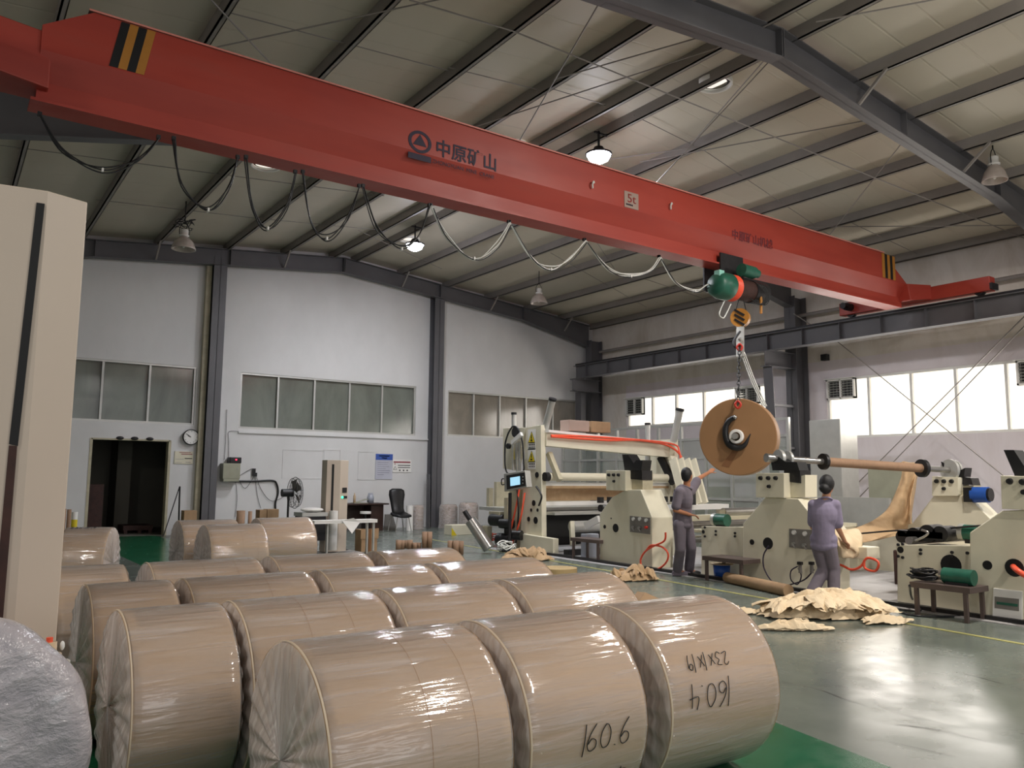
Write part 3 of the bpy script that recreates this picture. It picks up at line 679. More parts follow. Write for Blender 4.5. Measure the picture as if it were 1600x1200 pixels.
# festoon cable loops under the girder
fx = thing('festoon_cable', 'looping power cables hung below the red crane girder', 'cable', onf(60, 180))
loops = [((62, 180), (98, 240), (160, 265), (215, 248), (248, 216)), ((272, 218), (285, 290), (325, 327), (358, 295), (372, 247)), ((385, 247), (395, 325), (418, 356), (447, 325), (462, 270)), ((474, 270), (487, 345), (510, 372), (540, 345), (562, 292)),
         ((568, 292), (590, 355), (627, 388), (655, 370), (672, 322)), ((674, 322), (697, 370), (740, 403), (775, 385), (796, 348)), ((797, 348), (830, 402), (860, 420), (890, 405), (914, 376)), ((915, 376), (950, 420), (985, 431), (1015, 420), (1031, 402)), ((1031, 402), (1055, 440), (1085, 454), (1105, 447), (1122, 436))]
for i, lp in enumerate(loops):
    P = [oy(px, py, CY - 0.2) for px, py in lp]
    k = MB()
    for j in range(3):
        off = [Vector((random.uniform(-.02, .02), random.uniform(-.03, .03), random.uniform(-.035, .035) * (1 if 0 < q < 4 else 0))) for q in range(5)]
        k.tube(spline([p + o for p, o in zip(P, off)], 8), 0.0075, 6)
    k.build('cable_loop', 'cable_white' if i >= 5 else 'black', fx, 'white cable loop, partly painted lamp light' if i >= 5 else None)  # white of the right-hand loops partly stands in for lamp light
    if i >= 5:
        k = MB(); k.tube(spline([p + Vector((0.02, -.02, -0.03)) for p in P], 8), 0.008, 6); k.build('cable_loop', 'black', fx)
    for p in (P[0], P[-1]): MB().cbox(p + Vector((0, 0.02, 0.02)), (0.04, 0.04, 0.04)).build('hanger_clip', 'dark', fx)
    MB().cbox(P[2] + Vector((0, 0, -.01)), (0.02, 0.06, 0.04)).build('cable_tie', 'white', fx)

# ------------------------------------------------------------------ hoist with chain
HY = 8.86
hc = oy(1152, 452, HY)
ho = thing('electric_hoist', 'green electric hoist trolley hanging under the crane girder', 'hoist', hc)
a_, b_ = oy(1118, 446, HY), oy(1190, 462, HY)
b_.z = a_.z = hc.z
L = b_.x - a_.x
ds = MB(); ds.lathe((a_.x, HY, hc.z), [(0, -0.04), (0.16, -0.03), (0.2, 0.02), (0.23, 0.12), (0.235, 0.3), (0.2, 0.36)], 24, 'x'); ds.build('motor_cover', 'green', ho, 'green motor cover')
MB().cyl((a_.x + 0.3, HY, hc.z), (a_.x + L * 0.72, HY, hc.z), 0.185, n=24).build('rope_drum', 'rust', ho)
rp = MB()
for i in range(5): rp.lathe((a_.x + 0.34 + i * 0.028, HY, hc.z), [(0.215 + 0.015 * math.cos(t), 0.014 * math.sin(t)) for t in [2 * PI * q / 8 for q in range(9)]], 24, 'x')
rp.build('orange_rope_turns', 'orange_hose', ho)
MB().cyl((a_.x + L * 0.72, HY, hc.z), (b_.x, HY, hc.z), 0.2, n=20).cyl((a_.x + L * 0.8, HY, hc.z - 0.02), (b_.x + 0.06, HY, hc.z), 0.12, n=16).build('gearbox', 'dark', ho)
p = oy(1170, 424, HY - 0.1)
MB().cyl(p + Vector((-0.2, 0, 0)), p + Vector((0.12, 0, -0.01)), 0.11, n=18).cyl(p + Vector((.12, 0, -0.01)), p + Vector((0.24, 0, -0.01)), 0.075, n=16).build('trolley_motor', 'green', ho)
wh = MB()
for X in (hc.x - 0.15, hc.x + 0.25):
    for s in (-1, 1): wh.cyl((X, CY + s * 0.08, zbm + 0.09), (X, CY + s * 0.14, zbm + 0.09), 0.065, n=16)
wh.build('trolley_wheel', 'dark', ho)
MB().box(hc.x - 0.25, hc.x + 0.35, CY + 0.17, CY + 0.2, hc.z + 0.05, zbm + 0.2).box(hc.x - 0.25, hc.x + 0.35, CY - 0.2, CY - 0.17, hc.z + 0.05, zbm + 0.2).box(hc.x - .2, hc.x + .3, HY - 0.1, CY + .2, hc.z + 0.02, hc.z + 0.12).build('trolley_plate', 'dark', ho)
p = oy(1124, 430, HY - .05); M['teal'] = mat('pale_teal_box', '#8fcabb', .4)
MB().cbox(p, (0.13, 0.12, 0.16)).build('control_box', 'teal', ho, 'pale teal control box', bevel=0.01)
p0, p1 = oy(1187, 450, HY - .15), oy(1189, 490, HY - .15); MB().tube([p0, (p0 + p1) / 2 + Vector((0.02, 0, 0)), p1], 0.025, 8).build('limit_weight', 'yellowb', ho)
MB().tube(spline([oy(1132, 470, HY), oy(1124, 490, HY), oy(1130, 497, HY), oy(1135, 490, HY), oy(1142, 475, HY)], 6), 0.011, 6).build('white_wire', 'cable_white', ho)
lp = MB()
for k in range(4): lp.tube(spline([Vector((hc.x + 0.3 + 0.05 * k, HY - .2, hc.z + .1)), Vector((hc.x + 0.42 + 0.03 * k, HY - .28, hc.z - .1)), Vector((hc.x + 0.35 + 0.04 * k, HY - .2, hc.z - .25)), Vector((hc.x + .2, HY - .1, hc.z - .15))], 6), 0.008, 5)
lp.build('loose_wiring', 'black', ho)
# hook block, chain, roll: the load hangs slightly towards the man
RC = dp(1155, 683, 12.95); RR = 0.635
top = oy(1157, 497, HY); end = RC.copy()
def hang(t): return top.lerp(end, t)
axv = (Vector((0.62, -0.78, 0)) * 0.22 + Vector((0.78, 0.62, 0))).normalized()  # roll axis, away from camera
sidev = Vector((0, 0, 1)).cross(axv).normalized()
hb = thing('hook_block', 'round yellow and black hook block below the hoist', 'hook block', top)
MB().cyl(top - axv * 0.07, top + axv * 0.07, 0.16, n=28).build('sheave_cheek', 'yellowb', hb, 'yellow sheave cheek')
st = MB()
for s in (-0.07, 0.0, 0.07): st.cbox(top - axv * 0.075 + Vector((0, 0, s * 1.2)) , (0.03, 0.2, 0.035), Matrix.Rotation(math.atan2(sidev.y, sidev.x) - PI / 2, 3, 'Z') @ Matrix.Rotation(0.6, 3, 'X'))
st.build('black_chevron', 'black', hb)
for s in (-1, 1): MB().tube([top + sidev * (0.12 * s), Vector((hc.x + 0.12 * s * sidev.x + .1, HY, hc.z - 0.15))], 0.008, 6).build('wire_rope', 'dark', hb)
pb = hang(0.2); q = hang(0.09)
MB().beam(hang(0.08), hang(0.34), 0.13, 0.03, up=tuple(axv)).build('hanger_plate', 'alu', hb, 'pale steel hanger plate')
MB().tube(spline([hang(0.12) + sidev * 0.0, hang(0.2) + sidev * 0.1, hang(0.25) + sidev * .08, hang(.24) - sidev * .03], 6), 0.028, 8).build('hook', 'dark', hb)
MB().ell(hang(0.19) - axv * 0.04, (0.03, 0.03, 0.03)).build('pin', 'chrome', hb)
hl = dp(1154, 640, 12.8)
ch = thing('lifting_chain', 'black link chain with red shackles holding the hanging roll', 'chain', hang(0.3))
t0, t1 = 0.26, None
pA = hang(0.26) - axv * 0.04; pB = dp(1153, 632, 12.75)
for c, nm in ((pA, 'a'), (pB, 'b')):
    MB().tube(spline([c + Vector((0, 0, .06)), c + sidev * .045, c + Vector((0, 0, -.06)), c - sidev * .045, c + Vector((0, 0, .06))], 6), 0.018, 8).build('shackle', 'red', ch, 'red shackle')
nl = 15
for i in range(nl):
    c = pA.lerp(pB, (i + 0.6) / nl); dd = (pB - pA).normalized(); hl_ = (pB - pA).length / nl * 0.62; s_ = sidev if i % 2 else axv
    P = [c - dd * hl_ * math.cos(t) + s_ * 0.026 * math.sin(t) for t in [2 * PI * k / 12 for k in range(13)]]
    MB().tube(P, 0.0085, 6).build('chain_link', 'black', ch)
# sling behind the roll
sl = MB(); A = hang(0.3) + axv * 0.03; B = dp(1192, 635, 13.25)
for o in (0, 0.03, 0.06): sl.tube(spline([A + sidev * -o, A.lerp(B, 0.5) + Vector((0, 0, -0.05)) - sidev * o, B - sidev * o], 8), 0.012, 6)
tag(sl.build('lifting_sling', 'alu', origin=A), 'grey web sling running down behind the hanging paper roll', 'sling')
p = dp(1155, 613, 12.95); 
# C-hook and the hanging roll itself
hr = thing('hanging_paper_roll', 'large brown paper roll hanging from the crane on a hook', 'paper roll', RC)
TH = 0.26; f0 = RC - axv * TH / 2; f1 = RC + axv * TH / 2
def discbody(c0, c1, r, rin=0.06, n=64):
    m_ = MB(); d = (c1 - c0).normalized(); u = Vector((0, 0, 1)); v = d.cross(u).normalized(); b_ = 0.012
    prof = [(rin, 0.0), (r - b_, 0.0), (r, b_), (r, (c1 - c0).length - b_), (r - b_, (c1 - c0).length), (rin, (c1 - c0).length)]
    vs = []
    for rr, h in prof: vs += [c0 + d * h + (u * math.cos(2 * PI * i / n) + v * math.sin(2 * PI * i / n)) * rr for i in range(n)]
    k = len(prof)
    for s in range(k - 1): m_.add(vs[s * n:(s + 2) * n], [(i, (i + 1) % n, (i + 1) % n + n, i + n) for i in range(n)], s == 2)
    return m_
M['brown_disc'] = mat('brown_paper_roll_edge', '#97714c', 0.6, 0, 0.05, 3)
discbody(f0, f1, RR - 0.02).build('paper', 'brown_disc', hr)
ff = f0 - axv * 0.004
MB().cyl(f0 - axv * 0.03, f1 + axv * 0.03, 0.058, n=24).build('core', 'core', hr)
# dark scuff: a darker overlapping wedge of paper on the face
w0 = ff - Vector((0, 0, 0.1)); pts = [w0 + sidev * 0.03, w0 - sidev * 0.05, ff - Vector((0, 0, 0.5)) - sidev * -0.33, ff - Vector((0, 0, 0.55)) - sidev * -0.2]
M['scuff'] = mat('scuffed_paper', '#7d5636', 0.7)
pts = [dp(1150, 695, 12.79), dp(1158, 697, 12.79), dp(1138, 730, 12.79), dp(1124, 727, 12.79)]
pts = [p - axv * ((p - ff).dot(axv)) - axv * 0.002 for p in pts]
MB().prism(pts, tuple(axv * 0.002)).build('scuff_mark', 'scuff', hr)
shf = thing('lifting_shaft', 'steel shaft with white collar through the hanging roll', 'shaft', f0)
def diskat(c, r, h, rin=0.0, n=28): return discbody(c, c + axv * h, r, max(rin, 0.001), n)
diskat(f0 - axv * 0.10, 0.115, 0.08, 0.07).build('white_collar', 'white', shf, 'white collar')
MB().cyl(f0 - axv * 0.2, f1 + axv * 0.25, 0.048, n=20).build('bar', 'chrome', shf)
ck_ = MB(); cc = f0 - axv * 0.06
arc = [(-0.0, 0.31, .05), (-0.09, 0.27, .055), (-0.16, 0.17, .06), (-0.17, 0.02, .065), (-0.12, -0.12, .07), (0.0, -0.18, .07), (0.12, -0.14, .05), (0.19, -0.02, .02), (0.22, 0.04, .008)]
# sidev points to the camera's left (+) so image right is -sidev
P = [cc - sidev * x + Vector((0, 0, z)) for x, z, _ in arc]; Ps = spline(P, 5)
rs = []
for i in range(len(arc) - 1):
    for j in range(5): rs.append(arc[i][2] + (arc[i + 1][2] - arc[i][2]) * j / 5)
rs.append(arc[-1][2]); ck_.tube(Ps, 0.04, 10, [r * 0.75 for r in rs])
tag(ck_.build('crane_hook', 'black', origin=cc), 'black C-shaped hook cradling the shaft of the hanging roll', 'hook')
MB().ell(cc - axv * 0.05 + Vector((0, 0, .3)), (0.03, 0.03, 0.03)).build('hook_pin', 'chrome', shf)

# ------------------------------------------------------------------ wrapped paper rolls
def roll_body(r, L, n=72, b=0.012, jag=0.0):
    prof = [(0.045, -L / 2), (r - b, -L / 2), (r, -L / 2 + b), (r, L / 2 - b), (r - b, L / 2), (0.045, L / 2)]
    return prof
DIG = {'0': [[(.3, 1), (.05, .7), (0, .3), (.2, 0), (.5, .1), (.6, .6), (.45, .95), (.3, 1)]],
       '1': [[(.3, 1.15), (.25, .5), (.2, -.2)]], '6': [[(.5, 1.1), (.15, .7), (0, .25), (.2, -.02), (.5, .1), (.5, .4), (.25, .5), (.05, .3)]],
       '4': [[(.1, 1), (.0, .45), (.6, .5)], [(.45, .9), (.4, -.15)]], '.': [[(.1, .02), (.16, .0)]], '9': [[(.5, .8), (.2, .95), (.05, .65), (.3, .5), (.5, .8), (.5, .3), (.35, -.15)]],
       '2': [[(.0, .8), (.25, 1), (.5, .8), (.05, .05), (.6, .1)]], '3': [[(.05, .95), (.5, .85), (.25, .55), (.55, .3), (.3, -.05), (.0, .1)]], 'x': [[(.0, .8), (.5, .05)], [(.5, .85), (.0, .0)]], '7': [[(0, .9), (.5, .95), (.3, .4), (.15, -.1)]]}
def handwriting(s, roll, xr, ang, size, r, flip=False, slant=0.0):
    """pen strokes wrapped onto the curved face; xr = start along the axis, ang = angle from the top towards the camera"""
    m_ = MB(); x = 0
    for chr_ in s:
        for stk in DIG[chr_]:
            pts = spline([(p[0] + p[1] * slant, p[1], 0) for p in stk], 4)
            W = []
            for p in pts:
                u = (x + p.x) * size; v = p.y * size
                if flip: u, v = -u, -v
                a = ang - v / r
                W.append(Vector((xr + u, -(r + 0.008) * math.sin(a), (r + 0.008) * math.cos(a))))
            m_.tube(W, 0.0024, 5)
        x += 0.42 if chr_ in '1.' else 0.8
    o = m_.build('handwriting', 'black'); o.parent = roll; return o
def paper_roll(cx, cy, L, r, label, rz=0.0, z=None, seams=(), ends=True, group='wrapped paper rolls on the floor', n=72):
    z = r if z is None else z
    t = thing('wrapped_paper_roll', label, 'paper roll', (cx, cy, z), group); t['_o'] = (0, 0, 0)
    t.rotation_euler = (0, 0, rz)
    MB().lathe((0, 0, 0), [(0.0, -L / 2 + 0.002), (r - 0.02, -L / 2), (r - 0.006, -L / 2 + 0.006), (r - 0.004, -L / 2 + .012), (r - 0.004, L / 2 - .012), (r - 0.006, L / 2 - 0.006), (r - 0.02, L / 2), (0.0, L / 2 - 0.002)], n, 'x').build('paper', 'kraft', t)
    # film: slightly slack over the rims and sucked in at the ends
    rows = []; k = n
    random.seed(int(cx * 100 + cy * 10)); ph = random.uniform(0, 6)
    prof = [(r - 0.006, -L / 2 - 0.001), (r, -L / 2 + 0.01), (r + .003, -L / 2 + 0.05), (r + .003, 0), (r + .003, L / 2 - 0.05), (r, L / 2 - 0.01), (r - 0.006, L / 2 + 0.001)]
    m_ = MB(); vs = []
    m_.lathe((0, 0, 0), prof, n, 'x'); m_.build('stretch_film', 'film', t)
    for s in (-1, 1):
        m_ = MB(); vs = []
        pr_ = [(r - 0.005, 0.004), (r - 0.03, 0.012), (r * 0.7, 0.012), (r * 0.4, 0.016), (0.12, 0.017), (0.001, 0.017)]
        for rr, h in pr_:
            vs.append([Vector((s * (L / 2 + h + 0.008 * math.sin(23 * a_ + ph) * (rr < r - .01)), rr * math.sin(a_), rr * math.cos(a_))) for a_ in [2 * PI * i / 96 for i in range(97)]])
        m_.grid(vs).build('film_end', 'film_end', t)
    MB().lathe((0, 0, 0), [(r + 0.000, -L / 2 - 0.003), (r + 0.003, -L / 2 - 0.001), (r + 0.0045, -L / 2 + 0.003)], n, 'x').build('rim_highlight', 'rim_hl', t)
    for sx_ in seams:
        MB().lathe((0, 0, 0), [(r + 0.0042, sx_ * L - 0.0008), (r + 0.0042, sx_ * L + 0.0008)], n, 'x').build('film_seam', 'core', t)
    return t
def silY(x, y, r):
    d = ray(x, y); b = math.atan2(d[2], d[1]); lo, hi = 0.8, 60
    for _ in range(60):
        m_ = (lo + hi) / 2
        if math.atan2(r - 1.5, m_) + math.asin(r / math.hypot(m_, 1.5 - r)) < b: lo = m_
        else: hi = m_
    L = math.hypot(lo, 1.5 - r); tt = math.sqrt(L * L - r * r); return d[0] / d[1] * tt * math.cos(b), lo
RAD = 0.43
RL = {}
for key, q, yc, seams, lab in (
    ('A', (442, 1000, 700, 975), 3.10, (0.28, 0.02), 'foremost wrapped paper roll at bottom centre, its flat left end facing us'),
    ('B', (725, 968, 896, 948), 3.10, (), 'wrapped paper roll marked 160.6 in black pen'),
    ('C', (932, 942, 1095, 932), 3.10, (), 'wrapped paper roll marked 160.4 upside down in black pen'),
    ('D', (182, 952, 337, 942), 4.25, (), 'narrow wrapped paper roll at lower left, directly left behind the foremost roll'),
    ('E', (355, 935, 570, 922), 4.25, (-.1, .2), 'wrapped paper roll directly behind the foremost roll'),
    ('F', (587, 920, 760, 911), 4.25, (), 'wrapped paper roll directly behind the roll marked 160.6'),
    ('G', (775, 905, 935, 898), 4.25, (), 'rightmost wrapped roll of the second row, behind the roll marked 160.4'),
    ('H', (132, 912, 262, 905), 5.32, (), 'narrow wrapped paper roll in the third row, second from the grey mast'),
    ('I', (283, 905, 472, 891), 5.32, (.1,), 'long wrapped paper roll in the third row with a seam across its top'),
    ('J', (492, 895, 655, 885), 5.32, (), 'wrapped paper roll in the middle of the third row'),
    ('K', (667, 881, 825, 873), 5.32, (), 'rightmost wrapped roll of the third row with glaring highlight'),
    ('L', (80, 887, 190, 880), 6.42, (), 'leftmost wrapped roll of the fourth row, beside the grey mast'),
    ('M', (228, 877, 395, 869), 6.42, (-.05, .25), 'wrapped paper roll of the fourth row, second from left'),
    ('N', (418, 870, 562, 862), 6.42, (), 'wrapped paper roll of the fourth row, third from left'),
    ('O', (582, 861, 700, 856), 6.42, (), 'rightmost wrapped roll of the fourth row, before the upright tubes')):
    x0, _ = silY(q[0], q[1], RAD); x1, _ = silY(q[2], q[3], RAD)
    s0 = x0; d0 = ray(q[0], q[1]); 
    yk = yc  # row distance shared by the rolls of one row
    f = lambda px, py: ray(px, py)[0] / ray(px, py)[1]
    b0 = math.atan2(RAD - 1.5, yk) + math.asin(RAD / math.hypot(yk, 1.5 - RAD)); L_ = math.hypot(yk, 1.5 - RAD); yt = math.sqrt(L_ * L_ - RAD * RAD) * math.cos(b0)
    x0 = f(q[0], q[1]) * yt; x1 = f(q[2], q[3]) * yt
    RL[key] = paper_roll((x0 + x1) / 2, yc, (x1 - x0), RAD, lab, seams=seams)
RL['A'].location.x += 0.0
def cylhit(px, py, ro, r):
    c0 = V(CAM) - ro.location; d = V(ray(px, py)).normalized()
    a = d.y ** 2 + d.z ** 2; b = 2 * (c0.y * d.y + c0.z * d.z); c = c0.y ** 2 + c0.z ** 2 - r * r
    t = (-b - math.sqrt(max(0, b * b - 4 * a * c))) / (2 * a); p = c0 + d * t
    return p.x, math.atan2(-p.y, p.z)
def write(key, s, px, py, size, flip=False, slant=0.12):
    x, a = cylhit(px, py, RL[key], RAD); handwriting(s, RL[key], x, a, size, RAD, flip, slant)
write('B', '160.6', 903, 1176, 0.092); write('B', '19', 950, 1222, 0.075)
write('C', '160.4', 1141, 1062, 0.098, True); write('C', '23x1x19', 1132, 1018, 0.062, True)
def far_roll(q, r, L, rz, lab, yc, seams=()):
    L_ = math.hypot(yc, 1.5 - r); b0 = math.atan2(r - 1.5, yc) + math.asin(r / L_); yt = math.sqrt(L_ * L_ - r * r) * math.cos(b0)
    f = ray(q[0], q[1]); g = ray(q[2], q[3]); x0 = f[0] / f[1] * yt; x1 = g[0] / g[1] * yt
    return paper_roll((x0 + x1) / 2, yc, L or (x1 - x0), r, lab, rz, seams=seams, n=56)
def ysil(q): return (silY(q[0], q[1], RAD)[1] + silY(q[2], q[3], RAD)[1]) / 2
for q, lab, L in (((318, 820, 405, 818), 'far wrapped paper roll, front one of the trio near the doorway', 0),
               ((278, 813, 365, 811.5), 'far wrapped paper roll, rear left one of the trio near the doorway', 0),
               ((400, 809.5, 480, 808), 'far wrapped paper roll, rear right one of the trio near the doorway', 0)):
    far_roll(q, RAD, L, 0.0, lab, ysil(q), (0.05, .3) if q[0] == 318 else ())
pP = far_roll((106, 824, 176, 823), RAD, 0.50, -0.38, 'single wrapped paper roll on the green walkway, with pen marks on top', 11.0)
handwriting('23x1x19', pP, -0.2, 0.25, 0.06, RAD)

# near-left: shiny bubble-plastic roll end, stretch wrapper mast, film roll
pc = Vector((0.07, 3.46, 0.5))
t = thing('plastic_wrapped_roll', 'big roll end under cloudy plastic sheet at the lower left corner', 'wrapped roll', pc)
rows = []
ax_ = Vector((0.02, -1, 0)).normalized(); sd_ = Vector((0, 0, 1)).cross(ax_).normalized()
for i, (rr, h) in enumerate([(0.005, 0.06), (0.08, 0.06), (0.14, 0.055), (0.2, 0.06), (0.26, 0.055), (0.32, 0.05), (0.38, 0.045), (0.43, 0.03), (0.47, 0.0), (0.49, -0.05), (0.495, -0.12), (0.49, -0.22)]):
    rows.append([pc + ax_ * (h + 0.03 * mnoise.noise(Vector((rr * 5 * math.cos(a_), rr * 5 * math.sin(a_), 0)))) + (sd_ * math.cos(a_) + Vector((0, 0, 1)) * math.sin(a_)) * (rr + 0.006 * math.sin(9 * a_ + i) * (rr > .3)) for a_ in [2 * PI * k / 72 for k in range(73)]])
for r_ in rows:
    for p in r_: p.z = max(p.z, 0.012)
MB().grid(rows).build('plastic_sheet', 'plastic', t)
Yn = 2.75
m0 = oy(137, 316, Yn); m1 = oy(75, 298, Yn); m2 = oy(0, 287, Yn)
XR0 = m0.x; zt0 = 2.9
mast = thing('stretch_wrapper_mast', 'tall beige metal mast with black slot at the left edge', 'wrapping machine', (0.3, 4.7, 0))
u0 = oz(137, 316, zt0); u1 = oz(75, 298, zt0); u2 = oz(-40, 281, zt0); v_ = Vector((0, 0, -zt0))
ur = oz(139, 318, zt0) + Vector((0.02, 0.22, 0)); 
base = [Vector((p.x, p.y, 0)) for p in (u2, u1, u0)]
back = [Vector((u0.x - 0.02, u0.y + 0.42, 0)), Vector((u2.x, u2.y + 0.42, 0))]
MB().prism(base + back, (0, 0, zt0)).build('column_body', 'mast', mast, bevel=0.006)
def onm(px, py, off=0.0):
    # on the mast's front face (through u1, u0, vertical)
    a, b = (u1, u0); nrm = Vector((b.y - a.y, -(b.x - a.x), 0)).normalized(); d = V(ray(px, py)); c0 = V(CAM)
    if px < 76: a, b = (u2, u1); nrm = Vector((b.y - a.y, -(b.x - a.x), 0)).normalized()
    tt = (a - c0).dot(nrm) / d.dot(nrm); p = c0 + d * tt; return p + nrm * (off if nrm.y < 0 else -off)
P = [onm(57, 317, .004), onm(70, 319, .004), onm(28, 697, .004), onm(14, 694, .004)]
MB().prism(P, (0, -0.004, 0)).build('carriage_slot', 'slot', mast)
P = [onm(14, 696, .004), onm(27, 697, .004), onm(2, 1000, .004), onm(-14, 1000, .004)]
MB().prism(P, (0, -0.003, 0)).build('lower_slot', 'rust', mast)
fr_ = thing('stretch_film_spool', 'white film spool with beige hub standing beside the grey mast', 'film spool', (0.45, 4.0, 0))
cF = oz(75, 1035, 0.69)
MB().cyl((cF.x, cF.y, 0.02), (cF.x, cF.y, 0.69), 0.085, n=32).build('film_roll', 'white', fr_)
M['beige'] = mat('beige_plastic', '#c2a988', 0.45)
MB().lathe((cF.x, cF.y, 0.69), [(0.0, 0.0), (0.055, 0.0), (0.06, 0.01), (0.052, 0.02), (0.05, 0.035), (0.03, 0.036), (0.03, 0.085), (0.0, 0.085)], 28).build('hub', 'beige', fr_)
MB().cyl((cF.x, cF.y, 0.77), (cF.x, cF.y, 0.795), 0.013, n=14).build('orange_knob', 'orange_hose', fr_)
MB().ell((cF.x + 0.05, cF.y, 0.755), (0.01, 0.01, 0.02)).build('wing_nut', 'white', fr_)
MB().cyl((cF.x, cF.y, 0.0), (cF.x, cF.y, 0.03), 0.12, n=28).build('base', 'dark', fr_)
p = oz(8, 1003, 0.78); tag(MB().box(p.x - .08, p.x + 0.035, p.y - .05, p.y + 0.05, 0, 0.79).build('orange_bracket', 'orange_hose', origin=(p.x, p.y, 0), bevel=0.01), 'small orange bracket top between the mast and plastic sheet', 'bracket')

# ------------------------------------------------------------------ machine stands
def holes(par, items, X, m='slot', dx=-0.004):
    for px, py, r in items:
        c = ox(px, py, X); MB().cyl(c + Vector((dx, 0, 0)), c + Vector((0.0, 0, 0)), r, n=20).build('access_hole', m, par)
def stand(name, label, X, out, th, head, knobs, hole_px, plate=None, group='unwind stands of the paper machine', dz=0, head_th=None):
    P = [ox(px, py, X) for px, py in out]
    for p in P:
        if p.z < 0.14: p.z = 0.0
    c = sum(P, Vector()) / len(P)
    t = thing(name, label, 'machine stand', (X + th / 2, c.y, 0), group)
    MB().prism(P, (th, 0, 0)).build('frame', 'cream', t, bevel=0.012)
    H_ = [ox(px, py, X - 0.06) for px, py in head]
    hd = MB().prism(H_, (head_th or th * 0.8, 0, 0)).build('head_box', 'cream', t, bevel=0.006)
    for px, py, r in knobs:
        k = ox(px, py, X - 0.06); MB().cyl(k + Vector((-0.035, 0, 0)), k, r * 0.8, r, 16).build('knob', 'black', hd)
    holes(t, hole_px, X)
    if plate:
        P = [ox(px, py, X - 0.006) for px, py in plate[0]]
        pl = MB().prism(P, (0.006, 0, 0)).build('control_plate', 'grey_plate', t)
        for px, py, kind in plate[1]:
            k = ox(px, py, X - 0.01)
            if kind == 'g': MB().cyl(k + Vector((-.02, 0, 0)), k, 0.035, n=18).build('gauge', 'alu', pl); MB().cyl(k + Vector((-.022, 0, 0)), k + Vector((-.02, 0, 0)), 0.027, n=18).build('gauge_face', 'white', pl)
            elif kind == 'k': MB().cyl(k + Vector((-.04, 0, 0)), k, 0.026, n=14).build('lever_valve', 'chrome', pl); MB().beam(k + Vector((-.045, 0, 0)), k + Vector((-.05, -.05, -.05)), 0.014, 0.014).build('lever', 'chrome', pl)
            else: MB().cyl(k + Vector((-.045, 0, 0)), k, 0.024, n=14).build('red_valve', 'red', pl)
    return t
X1 = 9.85
S1 = stand('unwind_stand', 'cream machine stand with three gauges, left of the standing man', X1,
    [(937, 870), (937, 803), (956, 777), (978, 735 + 30), (1001, 765), (1019, 809), (1019, 884)], 0.5,
    [(947, 735), (977, 735), (977, 767), (947, 766)], [(952, 742, .03), (959.5, 742, .03), (967, 742, .03), (960, 752, .025)],
    [(945, 823, .035), (962, 825, .075), (955, 810, .015)], ([(984, 806), (1016, 809), (1016, 835), (984, 831)], [(990, 811, 'g'), (1000, 811, 'g'), (1010, 813, 'g'), (990, 824, 'k'), (1000, 825, 'k'), (1011, 824, 'r')]), head_th=0.42)
MB().prism([ox(977, 742, X1 + .1), ox(1004, 738, X1 + .1), ox(1004, 765, X1 + .1), ox(977, 767, X1 + .1)], (0.25, 0, 0)).build('head_bracket', 'cream_dark', S1)
X2 = 9.86
S2 = stand('unwind_stand', 'cream machine stand with four gauges, between the man and woman', X2,
    [(1161, 915), (1161, 818), (1188, 786), (1196, 777), (1247, 779), (1292, 835), (1292, 940)], 0.55,
    [(1181, 739), (1225, 739), (1225, 778), (1181, 777)], [(1189, 747, .032), (1201, 747, .032), (1212.5, 747, .032), (1202, 760, .028)],
    [(1175, 847, .04), (1200, 849, .085)], ([(1233, 826), (1288, 829), (1288, 861), (1233, 855)], [(1241, 832, 'g'), (1258, 834, 'g'), (1275, 836, 'g'), (1241, 850, 'k'), (1258, 852, 'k'), (1275, 853, 'k')]), head_th=0.4)
MB().prism([ox(1225, 750, X2 + .1), ox(1258, 742, X2 + .1), ox(1258, 777, X2 + .1), ox(1225, 778, X2 + .1)], (0.28, 0, 0)).build('head_bracket', 'cream', S2)
X4 = 9.5
S4 = stand('unwind_stand', 'cream machine stand with breaker panel at the right edge', X4,
    [(1515, 968), (1515, 832), (1565, 798), (1640, 795), (1720, 840), (1720, 1010)], 0.6,
    [(1563, 743), (1660, 746), (1660, 800), (1565, 795)], [(1578, 752, .035), (1598, 753, .035), (1618, 754, .035), (1600, 769, .03)],
    [(1543, 883, .05), (1585, 887, .095)], None, head_th=0.45)
P = [ox(px, py, X4 - 0.02) for px, py in ((1552, 919), (1597, 924), (1597, 970), (1550, 967))]
cbp = MB().prism(P, (0.02, 0, 0)).build('breaker_panel', 'white', S4, 'white breaker panel with grey window', bevel=0.004)
MB().prism([ox(px, py, X4 - .024) for px, py in ((1554, 932), (1592, 936), (1592, 955), (1554, 950))], (0.004, 0, 0)).build('breaker_window', 'grey_plate', cbp)
MB().prism([ox(px, py, X4 - .03) for px, py in ((1557, 940), (1590, 944), (1590, 948), (1557, 944))], (0.006, 0, 0)).build('breaker_row', 'green', cbp)
tag(MB().tube(spline([ox(1583, 885, X4 - .02), ox(1592, 893, X4 - .15), ox(1620, 910, X4 - .1)], 6), 0.03, 8).build('orange_air_hose', 'orange_hose', origin=ox(1583, 885, X4)), 'orange air hose coming out of the right edge stand', 'hose')
X3 = 13.0
S3 = stand('rear_unwind_stand', 'cream far-side machine stand carrying the right end of the bare roller', X3,
    [(1340, 900), (1340, 850), (1426, 817), (1459, 774), (1510, 774), (1552, 815), (1570, 900)], 0.4,
    [(1456, 744), (1497, 746), (1497, 775), (1456, 775)], [(1463.5, 752, .035), (1475, 752, .035), (1487, 752, .035), (1475, 763.5, .03)], [], head_th=0.35)
